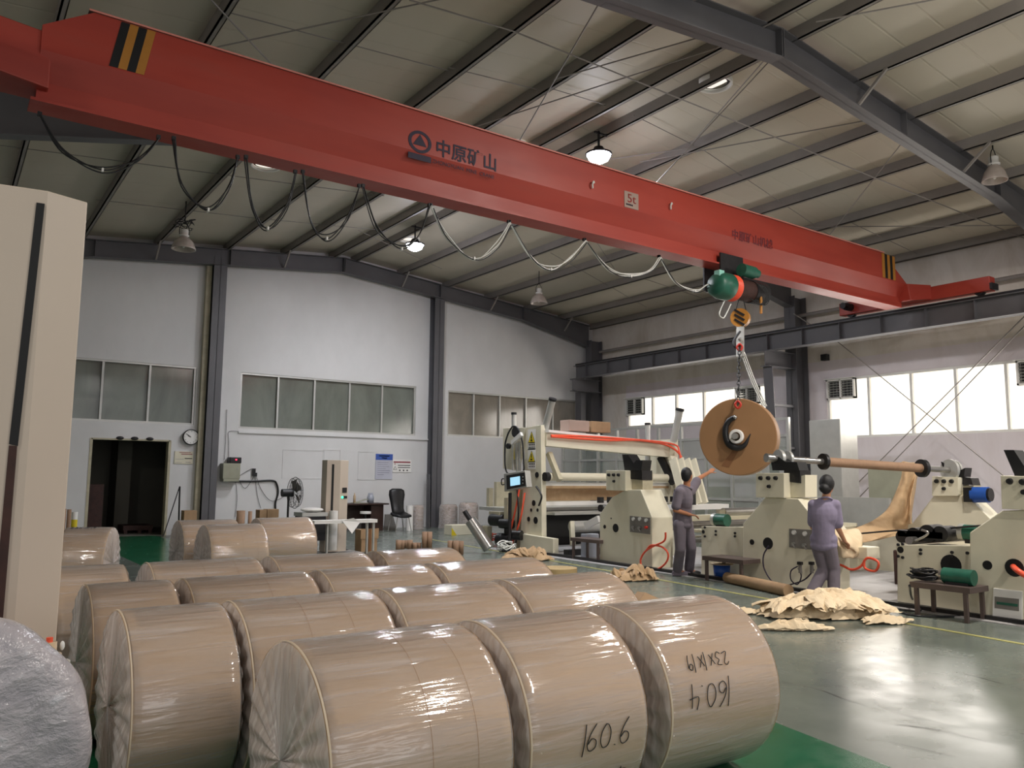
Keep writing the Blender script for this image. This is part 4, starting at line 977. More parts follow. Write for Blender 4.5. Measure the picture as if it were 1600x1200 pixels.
MB().prism([ox(1497, 760, X3 + .1), ox(1521, 758, X3 + .1), ox(1521, 776, X3 + .1), ox(1497, 774, X3 + .1)], (0.25, 0, 0)).build('head_bracket', 'cream_dark', S3)
# motor on S3
a_ = ox(1520, 773, X3); b_ = ox(1545, 773, X3)
mo = thing('electric_motor', 'blue cylindrical motor on the far-side stand', 'motor', a_)
MB().cyl(a_, b_, 0.12, n=20).build('motor_body', 'blue', mo); MB().cyl(b_, b_ + (b_ - a_) * .15, 0.1, n=20).build('fan_cover', 'black', mo)
MB().cbox(a_ + (b_ - a_) * -0.15, (0.2, 0.12, 0.22)).build('mounting_flange', 'black', mo)
# cradles on the stands
def cradle(c, s, label, par=None):
    t = thing('roll_cradle', label, 'bearing block', c)
    u = Vector((0, -1, 0))
    pts = [(-.24, .22), (-.1, 0), (.12, 0), (.28, .14), (.28, -.12), (-.1, -.12), (-.14, -.05)]
    return t, pts
def cradle_at(px, quad_a, quad_b, X, lab):
    c = ox(px[0], px[1], X); t = thing('roll_cradle', lab, 'bearing block', c)
    MB().prism([ox(a, b, X) for a, b in quad_a], (0.22, 0, 0)).build('jaw', 'black', t)
    MB().prism([ox(a, b, X + .02) for a, b in quad_b], (0.25, 0, 0)).build('slide_block', 'dark', t)
    return t
c1 = cradle_at((975, 735), ((972, 710), (981, 710), (990, 724), (994, 719), (1004, 719), (1002, 735), (976, 735)), ((977, 735), (1003, 735), (1003, 750), (977, 748)), X1 + .05, 'empty black V-shaped cradle on the stand left of the man')
c2 = cradle_at((1225, 735), ((1202, 709), (1212, 712), (1228, 722), (1245, 722), (1249, 735), (1207, 735)), ((1225, 735), (1250, 735), (1250, 755), (1225, 752)), X2 + .05, 'black cradle block holding the left end of the bare roller')
c3 = cradle_at((1490, 745), ((1470, 721), (1476, 724), (1482, 735), (1500, 735), (1508, 731), (1506, 745), (1478, 745)), ((1497, 745), (1517, 747), (1520, 758), (1498, 756)), X3 + .05, 'black cradle block holding the right end of the bare roller')
c4 = cradle_at((1590, 740), ((1568, 703), (1584, 703), (1600, 728), (1630, 735), (1630, 742), (1585, 742)), ((1585, 740), (1650, 742), (1650, 746), (1585, 744)), X4 + .05, 'empty black V-shaped cradle at the right edge of the photo')
# roller between S2 and S3
A = ox(1208, 716, X2 + 0.02); B = ox(1490, 735, X3 + 0.12)
dv = (B - A).normalized()
rl = thing('unwind_shaft', 'long bare shaft with brown core tube spanning two machine stands', 'shaft', A)
def along(px):
    best = min([i / 400 for i in range(401)], key=lambda t: abs((lambda c: 800 + FPX * c[0] / c[2])(RM @ (np.array(A.lerp(B, t)) - CAM)) - px)); return A.lerp(B, best)
MB().cyl(A, B, 0.045, n=20).build('steel_shaft', 'chrome', rl)
MB().cyl(along(1288), along(1441), 0.068, n=24).build('core_tube', 'core', rl, 'brown cardboard core tube')
for px, r, m_, L in ((1217, 0.13, 'alu', 0.05), (1231, 0.12, 'alu', 0.04), (1287, 0.12, 'black', 0.05), (1441, 0.14, 'black', .06), (1484, 0.17, 'alu', .05), (1496, .16, 'alu', .04)):
    c = along(px); MB().cyl(c - dv * L / 2, c + dv * L / 2, r, n=28).build('flange', m_, rl, 'black flange' if m_ == 'black' else 'pale steel flange')
MB().cyl(A - dv * 0.12, A, 0.065, 0.06, n=18).build('shaft_end', 'chrome', rl)
# low frames
def plate_frame(name, label, X, out, th, bolts, hol=(), m='cream'):
    P = [ox(px, py, X) for px, py in out]
    for p in P:
        if p.z < 0.12: p.z = 0.0
    t = thing(name, label, 'machine frame', P[0])
    MB().prism(P, (th, 0, 0)).build('side_plate', m, t, bevel=0.004)
    for px, py in bolts:
        c = ox(px, py, X); MB().cyl(c + Vector((-.02, 0, 0)), c, 0.018, n=8).build('bolt', 'dark', t)
    for px, py, r in hol:
        c = ox(px, py, X); MB().cyl(c + Vector((-.004, 0, 0)), c, r, n=18).build('access_hole', 'slot', t)
    return t
XF = 10.0
F1 = plate_frame('low_side_frame', 'low cream side frame with bolts, between the man and the second stand', XF, [(1096, 905), (1096, 822), (1163, 824), (1163, 925)], 0.04, [(1119, 830), (1119, 835.5), (1149, 833), (1149, 838), (1102, 824), (1102, 838)], [(1099, 831, .03)])
F2 = plate_frame('low_side_frame', 'low cream side frame with bolts behind the tool bench', XF - .3, [(1402, 937), (1402, 866), (1399, 851), (1519, 853), (1519, 970)], 0.04, [(1404, 851), (1411, 850), (1404, 869), (1411, 871), (1439, 859), (1439, 865), (1488, 863), (1488, 869), (1512, 864)], [(1407, 859, .04), (1486, 883, .12)])
# back plate & table surface of the low frames
for F, X, q in ((F1, XF, ((1096, 822), (1163, 824))), (F2, XF - .3, ((1399, 851), (1519, 853)))):
    a_, b_ = ox(*q[0], X), ox(*q[1], X); zt2 = (a_.z + b_.z) / 2
    MB().box(X + .02, X + 3.0, min(a_.y, b_.y), max(a_.y, b_.y), zt2 - 0.10, zt2 - 0.05).build('table_bed', 'cream_dark', F)
    MB().box(X + 2.96, X + 3.0, min(a_.y, b_.y), max(a_.y, b_.y), 0, zt2).build('rear_plate', 'cream', F)
tag(MB().cyl(ox(1420, 845, 10.2), ox(1420, 845, 10.2) + Vector((2.6, 0, 0)), 0.05, n=20).build('idler_roller', 'chrome', origin=ox(1420, 845, 10.2)), 'thin steel idler roller on the low frame at right', 'roller')
# splice pulleys / black motors in a row on F2
mt = thing('splice_drive_unit', 'row of black motors and belts lying on the low frame at right', 'drive unit', ox(1450, 835, 10.3))
for px, py, r in ((1418, 838, .08), (1437, 836, .1), (1458, 833, .11), (1478, 834, .1)):
    c = ox(px, py, 10.5); MB().cyl(c + Vector((-.15, 0, 0)), c + Vector((.15, 0, 0)), r, n=20).build('black_drum', 'black', mt)
MB().box(10.35, 10.75, ox(1482, 836, 10.5).y, ox(1412, 836, 10.5).y, 0.78, 0.86).build('base_rail', 'dark', mt)
mt2 = MB(); mt2.tube(spline([ox(1330, 835, 10.5), ox(1400, 829, 10.5), ox(1470, 826, 10.5), ox(1550, 820, 10.5)], 6), .012, 6); mt2.build('drive_belt', 'black', mt)
MB().tube(spline([ox(1430, 845, 10.2), ox(1445, 838, 10.2), ox(1450, 832, 10.2), ox(1440, 828, 10.2)], 5), .015, 6).build('silver_hose', 'chrome', mt)
def gearmotor(px, py, X, r, L, label):
    c = ox(px, py, X); t = thing('gear_motor', label, 'motor', c)
    MB().cyl(c, c + Vector((0, -L, 0)), r, n=22).build('housing', 'green', t); MB().cyl(c + Vector((0, 0.06, 0)), c, r * 1.05, n=22).build('end_plate', 'alu', t)
    MB().cbox(c + Vector((0, -L / 2, -r)), (r * 1.2, L * .8, 0.06)).build('foot', 'dark', t); return t
gearmotor(1508, 832, 10.6, 0.1, 0.16, 'green gear motor on the low frame at right')
gearmotor(1120, 812, 10.6, 0.1, 0.22, 'green gear motor on the low frame beside the man')
# benches
def bench(label, X, quad, dep, legs, m='dark'):
    P = [ox(px, py, X) for px, py in quad]; z = sum(p.z for p in P) / 2; y0_, y1_ = P[1].y, P[0].y
    t = thing('step_bench', label, 'bench', (X, (y0_ + y1_) / 2, 0))
    MB().box(X, X + dep, y0_, y1_, z - 0.06, z).build('bench_top', m, t)
    for y in (y0_ + .06, y1_ - .06):
        for x in (X + .03, X + dep - .03): MB().box(x - .02, x + .02, y - .02, y + .02, 0, z - .06).build('leg', m, t)
    return t, z
M['benchm'] = mat('brown_bench_steel', '#574a46', 0.45, 0.1)
b0, _ = bench('low dark bench left of the first stand', 9.75, [(891, 841), (936, 843)], 0.4, None, 'benchm')
b1, _ = bench('low dark bench behind the standing man', 9.47, [(1097, 870), (1161, 874)], 0.45, None, 'benchm')
b2, zb2 = bench('dark tool bench with cables and green grinder, in front of the low frame', 9.05, [(1421, 909), (1515, 919)], 0.42, None, 'benchm')
c = Vector((9.25, ox(1440, 900, 9.2).y, zb2 + 0.03)); cc_ = MB(); random.seed(11)
for k in range(9):
    rr = random.uniform(.09, .2); P = [c + Vector((0.7 * rr * math.cos(a_), rr * math.sin(a_) + random.uniform(-.02, .02), 0.012 * k + 0.01 * math.sin(3 * a_ + k))) for a_ in [2 * PI * i / 20 for i in range(21)]]
    cc_.tube(P, 0.011, 6)
tag(cc_.build('cable_coil', 'black', origin=c), 'tangled black cable coil lying on the tool bench', 'cable')
c = Vector((9.25, ox(1495, 903, 9.2).y, zb2 + 0.09)); t = thing('bench_pump', 'green electric grinder standing on the tool bench', 'grinder', c)
MB().cyl(c + Vector((0, .16, 0)), c + Vector((0, -.16, 0)), 0.085, n=20).build('motor_body', 'green', t); MB().cyl(c + Vector((0, .16, 0)), c + Vector((0, .2, 0)), 0.06, n=18).build('wheel_guard', 'chrome', t); MB().box(c.x - .07, c.x + .07, c.y - .12, c.y + .12, zb2, zb2 + .03).build('foot', 'dark', t)
tag(MB().tube(spline([oz(1421, 915, 0.5), oz(1425, 935, .1), oz(1438, 955, .01), oz(1400, 952, .01), oz(1430, 962, .01), oz(1500, 963, .01)], 8), .012, 6).build('extension_cable', 'black', origin=(9, 5, 0)), 'black power cord snaking on the floor under the tool bench', 'cord')
# black base rails along the front
br = MB(); br.beam((9.42, 3.0, 0.03), (9.85, 12.6, 0.03), 0.1, 0.05)
tag(br.build('floor_rail', 'black', origin=(9.5, 6, 0)), 'long black steel rail on the floor along the machine fronts', 'rail')
# rewound junk under the line: dark rusty drums
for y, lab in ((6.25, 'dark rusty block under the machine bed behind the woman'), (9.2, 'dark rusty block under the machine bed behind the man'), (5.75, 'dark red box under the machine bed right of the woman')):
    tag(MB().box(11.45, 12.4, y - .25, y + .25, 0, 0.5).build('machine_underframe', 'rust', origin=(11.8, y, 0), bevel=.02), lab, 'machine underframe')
# low bed between stands 1 and 2: long rollers and trays along X
def roller(px, py, X0, X1_, r, m, label, cat='roller'):
    c = ox(px, py, X0); t = thing('machine_roller', label, cat, (c.x, c.y, 0)); MB().cyl(c, (X1_, c.y, c.z), r, n=22).build('barrel', m, t)
    for x in (X0, X1_): MB().box(x - .03, x + .03, c.y - .05, c.y + .05, 0, c.z + .03).build('bearing_post', 'cream_dark', t)
    return t
roller(1040, 822, 10.3, 13.0, .075, 'chrome', 'shiny steel roller behind the man at waist height')
roller(1130, 800, 11.2, 13.4, .07, 'chrome', 'shiny steel roller right of the man under the hanging roll')
roller(1060, 846, 10.3, 13.0, .05, 'alu', 'pale low roller behind the man at thigh height')
for z, lab in ((0.42, 'lower cream cross beam behind the man'), (0.78, 'upper cream cross beam behind the man')):
    tag(MB().box(10.4, 13.3, 9.65, 9.78, z, z + .1).build('cross_beam', 'cream', origin=(11.8, 9.3, z)), lab, 'beam')
o = MB(); o.box(10.4, 12.9, 8.95, 9.55, 0.62, 0.66); tag(o.build('feed_tray', 'cream_dark', origin=(12, 8.8, .6)), 'cream feed tray between the man and the second stand', 'tray')
# bed right of the woman
q0, q1 = ox(1292, 852, 10.0), ox(1352, 846, 10.4)
t = thing('web_guide_unit', 'cream cylinder unit with orange hose behind the woman', 'machine unit', ox(1330, 862, 10.2))
c0_ = ox(1310, 862, 10.2); c1_ = ox(1365, 862, 10.2)
MB().cbox((c0_ + c1_) / 2, (0.3, abs(c0_.y - c1_.y), 0.16)).build('guide_body', 'cream', t, bevel=.01)
P = [ox(px, py, 9.9) for px, py in ((1270, 880), (1310, 882), (1330, 890), (1345, 885), (1355, 872), (1372, 878), (1368, 892), (1352, 888), (1350, 876))]
MB().tube(spline(P, 6), .016, 8).build('orange_hose', 'orange_hose', t)
# orange hose loop by stand 1
P = [ox(px, py, 9.7) for px, py in ((1040, 832), (1038, 845), (1022, 853), (1008, 862), (1001, 875), (1005, 886), (1025, 890), (1040, 880), (1044, 866), (1035, 855), (1018, 852), (1010, 860))]
for p in P: p.z = max(p.z, 0.03)
tag(MB().tube(spline(P, 8), .016, 8).build('air_hose', 'orange_hose', origin=P[0]), 'orange air hose looped beside the stand left of the man', 'hose')
P = [ox(px, py, 9.64) for px, py in ((1201, 853), (1193, 868), (1194, 888), (1206, 908), (1222, 915), (1240, 912), (1258, 905), (1272, 890))]
tag(MB().tube(spline(P, 8), .010, 6).build('air_line', 'navy', origin=P[0]), 'thin dark blue air line curving down from the hole of the second stand', 'hose')
P = [ox(px, py, 9.62) for px, py in ((1246, 885), (1236, 892), (1236, 906), (1246, 913), (1252, 900), (1247, 888))]
tag(MB().tube(spline(P, 8), .009, 6).build('air_line', 'navy', origin=P[0]), 'small dark loop of air line on the second stand beside the woman', 'hose')
t = thing('air_filter_regulator', 'black and clear air filter pair on the second stand', 'air filter', ox(1255, 882, 9.63))
for px in (1250, 1268):
    c = ox(px, 880, 9.62); MB().cbox(c, (.05, .06, .04)).build('filter_head', 'black', t); MB().cyl(c - Vector((0, 0, .02)), c - Vector((0, 0, .13)), .025, n=14).build('filter_bowl', 'grey_plate', t)
# cardboard tube on the floor with paper remnant
A_, B_ = oz(1136, 902, .075), oz(1232, 923, .075)
tag(MB().cyl(A_, A_.lerp(B_, .45), .075, n=24).cyl(A_.lerp(B_, .45), B_, .08, n=24).build('paper_core_tube', 'card', origin=A_), 'long brown paper tube lying on the floor before the second stand', 'tube')
bk_ = thing('blue_bucket', 'blue bucket with wide lid under the bench behind the man', 'bucket', oz(1128, 905))
c = oz(1128, 905); MB().lathe(c, [(0, 0), (.11, 0), (.13, .22), (.12, .22), (.1, .01)], 22).build('pail', 'blue', bk_); MB().lathe(c, [(0, .24), (.17, .235), (.17, .22), (0, .22)], 22).build('lid', 'beige', bk_)
# hanging paper web
def sheet(rows_px, name, m, label, cat, res=8, wob=0.0, thick=0.003):
    G = [spline([dp(*q) for q in r], res) for r in rows_px]
    G2 = []
    for j in range(len(G[0])):
        G2.append(spline([G[i][j] for i in range(len(G))], res))
    for i, r in enumerate(G2):
        for j, p in enumerate(r):
            r[j] = p + Vector((1, .3, .5)) * (wob * mnoise.noise(Vector((i * .22, j * .22, 3))))
    o = MB().grid(G2).build(name, m, origin=G2[0][0], solid=thick)
    return tag(o, label, cat)
# rows: top (around the tube) to bottom, columns left to right; third value = distance
sheet([[(1408, 722, 13.55), (1420, 722, 13.55), (1432, 723, 13.7), (1436, 725, 13.9), (1442, 726, 14.0)],
       [(1409, 740, 13.5), (1418, 738, 13.45), (1428, 742, 13.6), (1431, 745, 13.6), (1434, 742, 13.8)],
       [(1400, 768, 13.4), (1412, 765, 13.3), (1421, 770, 13.5), (1424, 772, 13.4), (1430, 766, 13.7)],
       [(1382, 800, 13.2), (1400, 800, 13.1), (1415, 806, 13.3), (1421, 806, 13.2), (1424, 806, 13.5)],
       [(1345, 822, 12.7), (1370, 824, 12.8), (1398, 826, 13.0), (1415, 826, 13.1), (1427, 827, 13.3)],
       [(1300, 833, 12.2), (1330, 840, 12.1), (1352, 848, 12.1), (1385, 840, 12.7), (1424, 830, 13.1)]], 'draped_paper_web', 'crumple_brown', 'brown paper web draping from the bare roller down to the machine bed', 'paper', 6, 0.07)
sheet([[(1300, 828, 11.0), (1320, 826, 11.1), (1342, 826, 11.2)], [(1305, 838, 10.7), (1322, 840, 10.6), (1348, 842, 10.9)], [(1312, 857, 10.5), (1326, 860, 10.5), (1345, 862, 10.7)], [(1316, 868, 10.6), (1330, 871, 10.6), (1344, 868, 10.8)]], 'paper_bunch', 'crumple', 'pale bunched paper gathered in the woman\'s hand', 'paper', 6, 0.12)
# crumpled paper piles
def pile(name, label, cx, cy, rx, ry, h, m='crumple', seed=1, rot=0, layers=5, folds=0):
    random.seed(seed); t = MB()
    c0 = Vector((cx, cy, 0)); R2 = Matrix.Rotation(rot, 3, 'Z')
    for L in range(layers):
        k = 34; s = 1 - L * 0.14; ox_, oy_ = (random.uniform(-.25, .25) * rx * (L > 0), random.uniform(-.25, .25) * ry * (L > 0)); rows = []
        sx_, sy_ = s * random.uniform(.75, 1.05), s * random.uniform(.75, 1.05); a0 = random.uniform(0, 6)
        for i in range(k + 1):
            row = []
            for j in range(k + 1):
                u = -1 + 2 * i / k; v = -1 + 2 * j / k
                rad = max(abs(u), abs(v)); ang = math.atan2(v, u) if rad > 0 else 0
                ln = math.hypot(u, v) or 1; uu, vv = u / ln * rad, v / ln * rad
                edge = 1 + 0.28 * mnoise.noise(Vector((math.cos(ang) * 1.6 + seed, math.sin(ang) * 1.6 + L * 3, a0)))
                x, y = uu * rx * sx_ * edge + ox_, vv * ry * sy_ * edge + oy_
                q = Vector((x * 3.6 + L * 7, y * 3.6 + seed, a0))
                n1 = abs(mnoise.noise(q)) ; n2 = 1 - abs(mnoise.noise(q * 2.3)); n3 = mnoise.noise(q * 5)
                fold = abs(math.sin(2.2 * ang + 5 * mnoise.noise(q * .6) + L)); z = h * (1 - rad ** 2.6) * (0.30 + 0.10 * L + 0.35 * n1 + .2 * n2 + .12 * fold) + 0.035 * n2 * (1 - rad * .6) + 0.02 * n3 + 0.006 + L * 0.01
                z = max(z, 0.006 + 0.004 * L); row.append(c0 + R2 @ Vector((x + 0.05 * n3, y, z)))
            rows.append(row)
        t.grid(rows, smooth=False)
    for q_ in range(int(folds)):
        a_ = random.uniform(0, 2 * PI); rr_ = random.uniform(.1, .75); cx_, cy_ = rx * rr_ * math.cos(a_), ry * rr_ * math.sin(a_)
        zb_ = h * (1 - rr_ ** 2) * .55; sa, sb = rx * random.uniform(.18, .38), ry * random.uniform(.2, .42); th = random.uniform(0, PI); cl_, ph = random.uniform(.05, .16), random.uniform(0, 6)
        R3 = Matrix.Rotation(th, 3, 'Z') @ Matrix.Rotation(random.uniform(-.35, .35), 3, 'X'); rows = []
        for i in range(13):
            row = []
            for j in range(13):
                u, v = -1 + i / 6, -1 + j / 6; w2 = 1 - .35 * u * u
                z = cl_ * (1 - u * u) * (1 - .6 * v * v) + .03 * abs(math.sin(2.6 * v + 1.7 * u + ph)) + .02 * mnoise.noise(Vector((u * 2, v * 2, ph)))
                p = R3 @ Vector((u * sa, v * sb * w2, z)); p = Vector((p.x + cx_, p.y + cy_, max(.008, p.z + zb_))); row.append(c0 + R2 @ p)
            rows.append(row)
        t.grid(rows, smooth=False)
    return tag(t.build(name, m, origin=c0), label, 'paper')
pa, pb = oz(1195, 975), oz(1420, 972); pcn = oz(1290, 962)
pile('crumpled_paper_pile', 'largest pale heap of crumpled paper, on the floor before the woman', pcn.x, pcn.y, 0.84, 0.40, 0.25, seed=4, rot=math.atan2(pb.y - pa.y, pb.x - pa.x), layers=4, folds=34)
q = oz(1385, 974); pile('paper_scrap', 'flat scrap of pale paper at the right tip of the largest heap', q.x, q.y, .38, .11, .07, seed=8, rot=-.35, layers=2)
q = oz(1245, 985); pile('paper_scrap', 'long pale paper strip along the near edge of the largest heap', q.x, q.y, .42, .09, .09, seed=12, rot=-.62, layers=2)
q = oz(1162, 960); pile('paper_scrap', 'pale paper scrap on the floor left of the largest heap', q.x, q.y, .22, .08, .06, seed=15, rot=-.5, layers=2)
q = oz(985, 907); pile('crumpled_paper_pile', 'brown crumpled paper on the yellow line, left of the man', q.x, q.y, .42, .2, .15, 'crumple_brown', 21, -.4, 2, 12)
q = oz(822, 876); pile('crumpled_paper_pile', 'crumpled brown paper heap before the rewinder tower', q.x, q.y, .5, .25, .18, 'crumple_brown', 27, -.3, 3, 14)
q = oz(838, 893); pile('paper_scrap', 'pale paper scrap behind the front rolls, below the brown heap', q.x, q.y, .35, .14, .1, 'crumple', 31, -.3, 2)
q = oz(1003, 940); tag(MB().prism([(q.x - .12, q.y + .08, .005), (q.x + .02, q.y + .1, .11), (q.x + .2, q.y - .08, .005)], (0.02, -.12, 0)).build('cardboard_scrap', 'card', origin=q), 'folded brown cardboard scrap just behind the roll marked 160.4', 'cardboard')
M['discard'] = mat('olive_cardboard', '#b39a6c', .75)
q = oz(872, 897); tag(MB().cyl(q, q + Vector((0, 0, .1)), .3, n=40).build('cardboard_disc', 'discard', origin=q), 'round brown cardboard disc lying behind the front rolls', 'disc')

# ------------------------------------------------------------------ slitter rewinder at the far end of the line
XA, XB = 9.95, 13.6
rw_ = thing('slitter_rewinder', 'large cream slitter rewinder with two uprights and yellow warning signs', 'machine', (11.7, 13.0, 0))
def R_(pts, X, th, name, m, bev=0.006, label=None): return MB().prism([ox(a, b, X) for a, b in pts], (th, 0, 0)).build(name, m, rw_, label, bevel=bev)
up = R_(((822, 668), (845, 664), (847, 862), (812, 858)), XA, 0.12, 'front_upright', 'cream')
R_(((786, 669), (822, 668), (806, 735), (786, 732)), XA + .02, 0.10, 'gear_plate', 'cream')
R_(((796, 760), (812, 760), (806, 858), (796, 856)), XA + .03, 0.1, 'rear_leg', 'cream_dark')
ft = R_(((815, 834), (864, 842), (864, 880), (815, 876)), XA - .1, 0.14, 'base_foot', 'cream')
for px, py, r in ((819, 688, 0), ): pass
hm = MB()
for px, py, r in ((826, 811, .05), (837, 813, .07), (834, 786, .06), (830, 797, .035), (840, 797, .035), (839, 742, .06)):
    c = ox(px, py, XA - .002); hm2 = MB().cyl(c + Vector((-.004, 0, 0)), c, r, n=18).build('access_hole', 'slot', rw_)
# warning signs: yellow triangles with dark symbol and small writing lines
for px, py in ((831, 683), (831, 713)):
    c = ox(px, py, XA - .004); w_ = 0.13; h_ = 0.12
    sg = MB().prism([(c.x - .004, c.y - w_, c.z - h_ - .14), (c.x - .004, c.y + w_, c.z - h_ - .14), (c.x - .004, c.y + w_, c.z + h_ + .04), (c.x - .004, c.y - w_, c.z + h_ + .04)], (0.004, 0, 0)).build('warning_plate', 'white', rw_, 'white warning plate')
    MB().prism([(c.x - .008, c.y - w_ * .95, c.z - h_), (c.x - .008, c.y + w_ * .95, c.z - h_), (c.x - .008, c.y, c.z + h_)], (0.003, 0, 0)).build('triangle_border', 'black', sg)
    MB().prism([(c.x - .011, c.y - w_ * .8, c.z - h_ * .87), (c.x - .011, c.y + w_ * .8, c.z - h_ * .87), (c.x - .011, c.y, c.z + h_ * .8)], (0.003, 0, 0)).build('yellow_triangle', 'yellow', sg)
    MB().box(c.x - .014, c.x - .011, c.y - .012, c.y + .012, c.z - .03, c.z + .05).box(c.x - .014, c.x - .011, c.y - .03, c.y + .03, c.z - .08, c.z - .05).build('pictogram', 'black', sg)
    for k in range(2):
        l_ = MB()
        for j in range(4): l_.box(c.x - .007, c.x - .004, c.y + .09 - j * .055 - .03, c.y + .09 - j * .055, c.z - h_ - .05 - k * .05, c.z - h_ - .025 - k * .05)
        l_.build('small_print', 'black', sg)
c = ox(802, 707, XA - .03); MB().prism([(c.x, c.y - .05, c.z - .15), (c.x, c.y + .03, c.z - .15), (c.x, c.y - .02, c.z + .12)], (0.003, 0, 0)).build('side_triangle', 'yellow', rw_)
# belt drive on the gear plate
c1, c2, c3 = ox(804, 675, XA - .05), ox(793, 697, XA - .05), ox(815, 676, XA - .05)
MB().cyl(c1, c1 + Vector((.05, 0, 0)), .11, n=22).build('large_pulley', 'dark', rw_); MB().cyl(c2, c2 + Vector((.05, 0, 0)), .06, n=18).build('small_pulley', 'dark', rw_)
P = [ox(a, b, XA - .04) for a, b in ((800, 667), (808, 668), (816, 690), (818, 720), (816, 738), (792, 738), (789, 700), (793, 680), (800, 667))]
MB().tube(spline(P, 6), 0.018, 6).build('drive_belt', 'black', rw_)
MB().beam(ox(800, 692, XA - .1), ox(815, 678, XA - .1), .06, .08).build('white_arm', 'white', rw_)
for a_, b_ in (((802, 695), (802, 735)), ((808, 692), (808, 738)), ((812, 690), (812, 736))): MB().beam(ox(*a_, XA - .03), ox(*b_, XA - .03), .04, .04).build('guide_rod', 'alu', rw_)
# air cylinders on top
for (a_, b_, X, r) in (((803, 668), (803, 648), XA, .05), ((850, 676), (863, 626), XA + .15, .07), ((1052, 690), (1062, 642), XB - .1, .08), ((1012, 720), (1012, 664), XB - .3, .06)):
    cy = MB().cyl(ox(*a_, X), ox(*b_, X), r, n=18).build('air_cylinder', 'alu', rw_)
    e = ox(*b_, X); MB().cyl(e, e + (e - ox(*a_, X)).normalized() * .05, r * 1.2, n=18).build('end_cap', 'dark', cy)
# top cross beam, rear upright, rollers
def xbar(pa, pb, th, hh, name, m, X0=XA + .1, X1=XB, label=None):
    a_, b_ = ox(*pa, X0), ox(*pb, X1); b_.y = a_.y; return MB().beam(a_, b_, th, hh).build(name, m, rw_, label)
xbar((848, 686), (1070, 704), .25, .28, 'top_beam', 'cream'); 
xbar((848, 674), (1070, 692), .4, .05, 'top_deck', 'white')
Yt = ox(848, 686, XA).y
MB().tube(spline([Vector((XA + .1, Yt - .15, 2.33)), Vector((XA + 1.5, Yt - .2, 2.3)), Vector((XA + 2.5, Yt - .2, 2.33)), Vector((XB - .3, Yt - .2, 2.25)), Vector((XB + .05, Yt - .3, 2.0)), Vector((XB + .1, Yt - .35, 1.5))], 8), .025, 8).tube(spline([Vector((XA + .1, Yt - .14, 2.35)), Vector((XA + 1.2, Yt - .2, 2.36)), Vector((XB - .3, Yt - .22, 2.3)), Vector((XB, Yt - .3, 2.1)), Vector((XB - .02, Yt - .3, 1.6))], 8), .02, 8).build('orange_air_lines', 'orange_hose', rw_)
MB().prism([(XB, Yt - .15, 0), (XB, Yt + 1.1, 0), (XB, Yt + 1.1, 2.4), (XB, Yt - .15, 2.4)], (.12, 0, 0)).build('rear_upright', 'cream', rw_, bevel=.006)
MB().beam((XB - .05, Yt - 0.1, 2.0), (XB - .05, Yt - .6, 1.0), .16, .1).build('swing_arm', 'cream', rw_); MB().beam((XA + .2, Yt + .05, 2.0), (XA + .2, Yt - .3, 1.45), .1, .1).build('swing_arm', 'cream_dark', rw_)
MB().beam((XB - .1, Yt + .2, 2.0), (XB - .1, Yt - .2, 1.4), .1, .14).build('black_damper', 'black', rw_)
c = ox(857, 745, XA + .12); MB().cyl(c, (XB, c.y, c.z), .085, n=24).build('press_roller', 'cream', rw_); MB().cyl(c - Vector((.1, 0, 0)), c, .09, n=18).build('roller_bearing', 'dark', rw_)
for py, hh, nm, m_ in ((757, .09, 'web_bar', 'white'), (761, .05, 'brown_web', 'crumple_brown'), (787, .08, 'knife_beam', 'white')):
    c = ox(850, py, XA + .12); MB().box(c.x, XB, c.y - .06, c.y + .06, c.z - hh / 2, c.z + hh / 2).build(nm, m_, rw_)
c = ox(850, 763, XA + .3); c2_ = ox(850, 783, XA + .3); MB().prism([(XA + .15, c.y + .15, c.z), (XA + .15, c.y + .15, c2_.z), (XA + .15, c.y + .17, c2_.z), (XA + .15, c.y + .17, c.z)], (XB - XA - .3, 0, 0)).build('paper_web', 'crumple_brown', rw_)
c = ox(850, 800, XA + .12); MB().box(c.x, XB, c.y - .35, c.y + .2, c.z - .05, c.z).build('front_table', 'alu', rw_); MB().box(c.x, XB, c.y - .1, c.y + .2, c.z - .5, c.z - .06).build('dark_hollow', 'slot', rw_)
for i in range(9):
    X = XA + 1.35 + i * .27; Yk = ox(850, 785, XA).y - .12; zk_ = ox(850, 785, XA).z
    kn = MB().box(X - .05, X + .05, Yk - .1, Yk, zk_ - .02, zk_ + .1).build('knife_holder', 'black', rw_); MB().cyl((X - .02, Yk - .06, zk_ - .13), (X + .02, Yk - .06, zk_ - .13), .075, n=16).build('slitting_blade', 'dark', kn)
# lower roller with arm
c = ox(893, 823, XA + .3); MB().cyl(c, c + Vector((.75, 0, 0)), .11, n=22).build('lower_roller', 'alu', rw_); MB().beam(c + Vector((-.05, -.1, -.35)), c + Vector((0, 0, .1)), .08, .14).build('roller_bracket', 'cream', rw_)
MB().beam(ox(915, 822, XA + .2), ox(936, 811, XA + .2), .06, .13).build('lever_arm', 'white', rw_)
MB().box(XA + .1, XB, Yt - .7, Yt - .55, 0, .12).build('floor_beam', 'black', rw_)
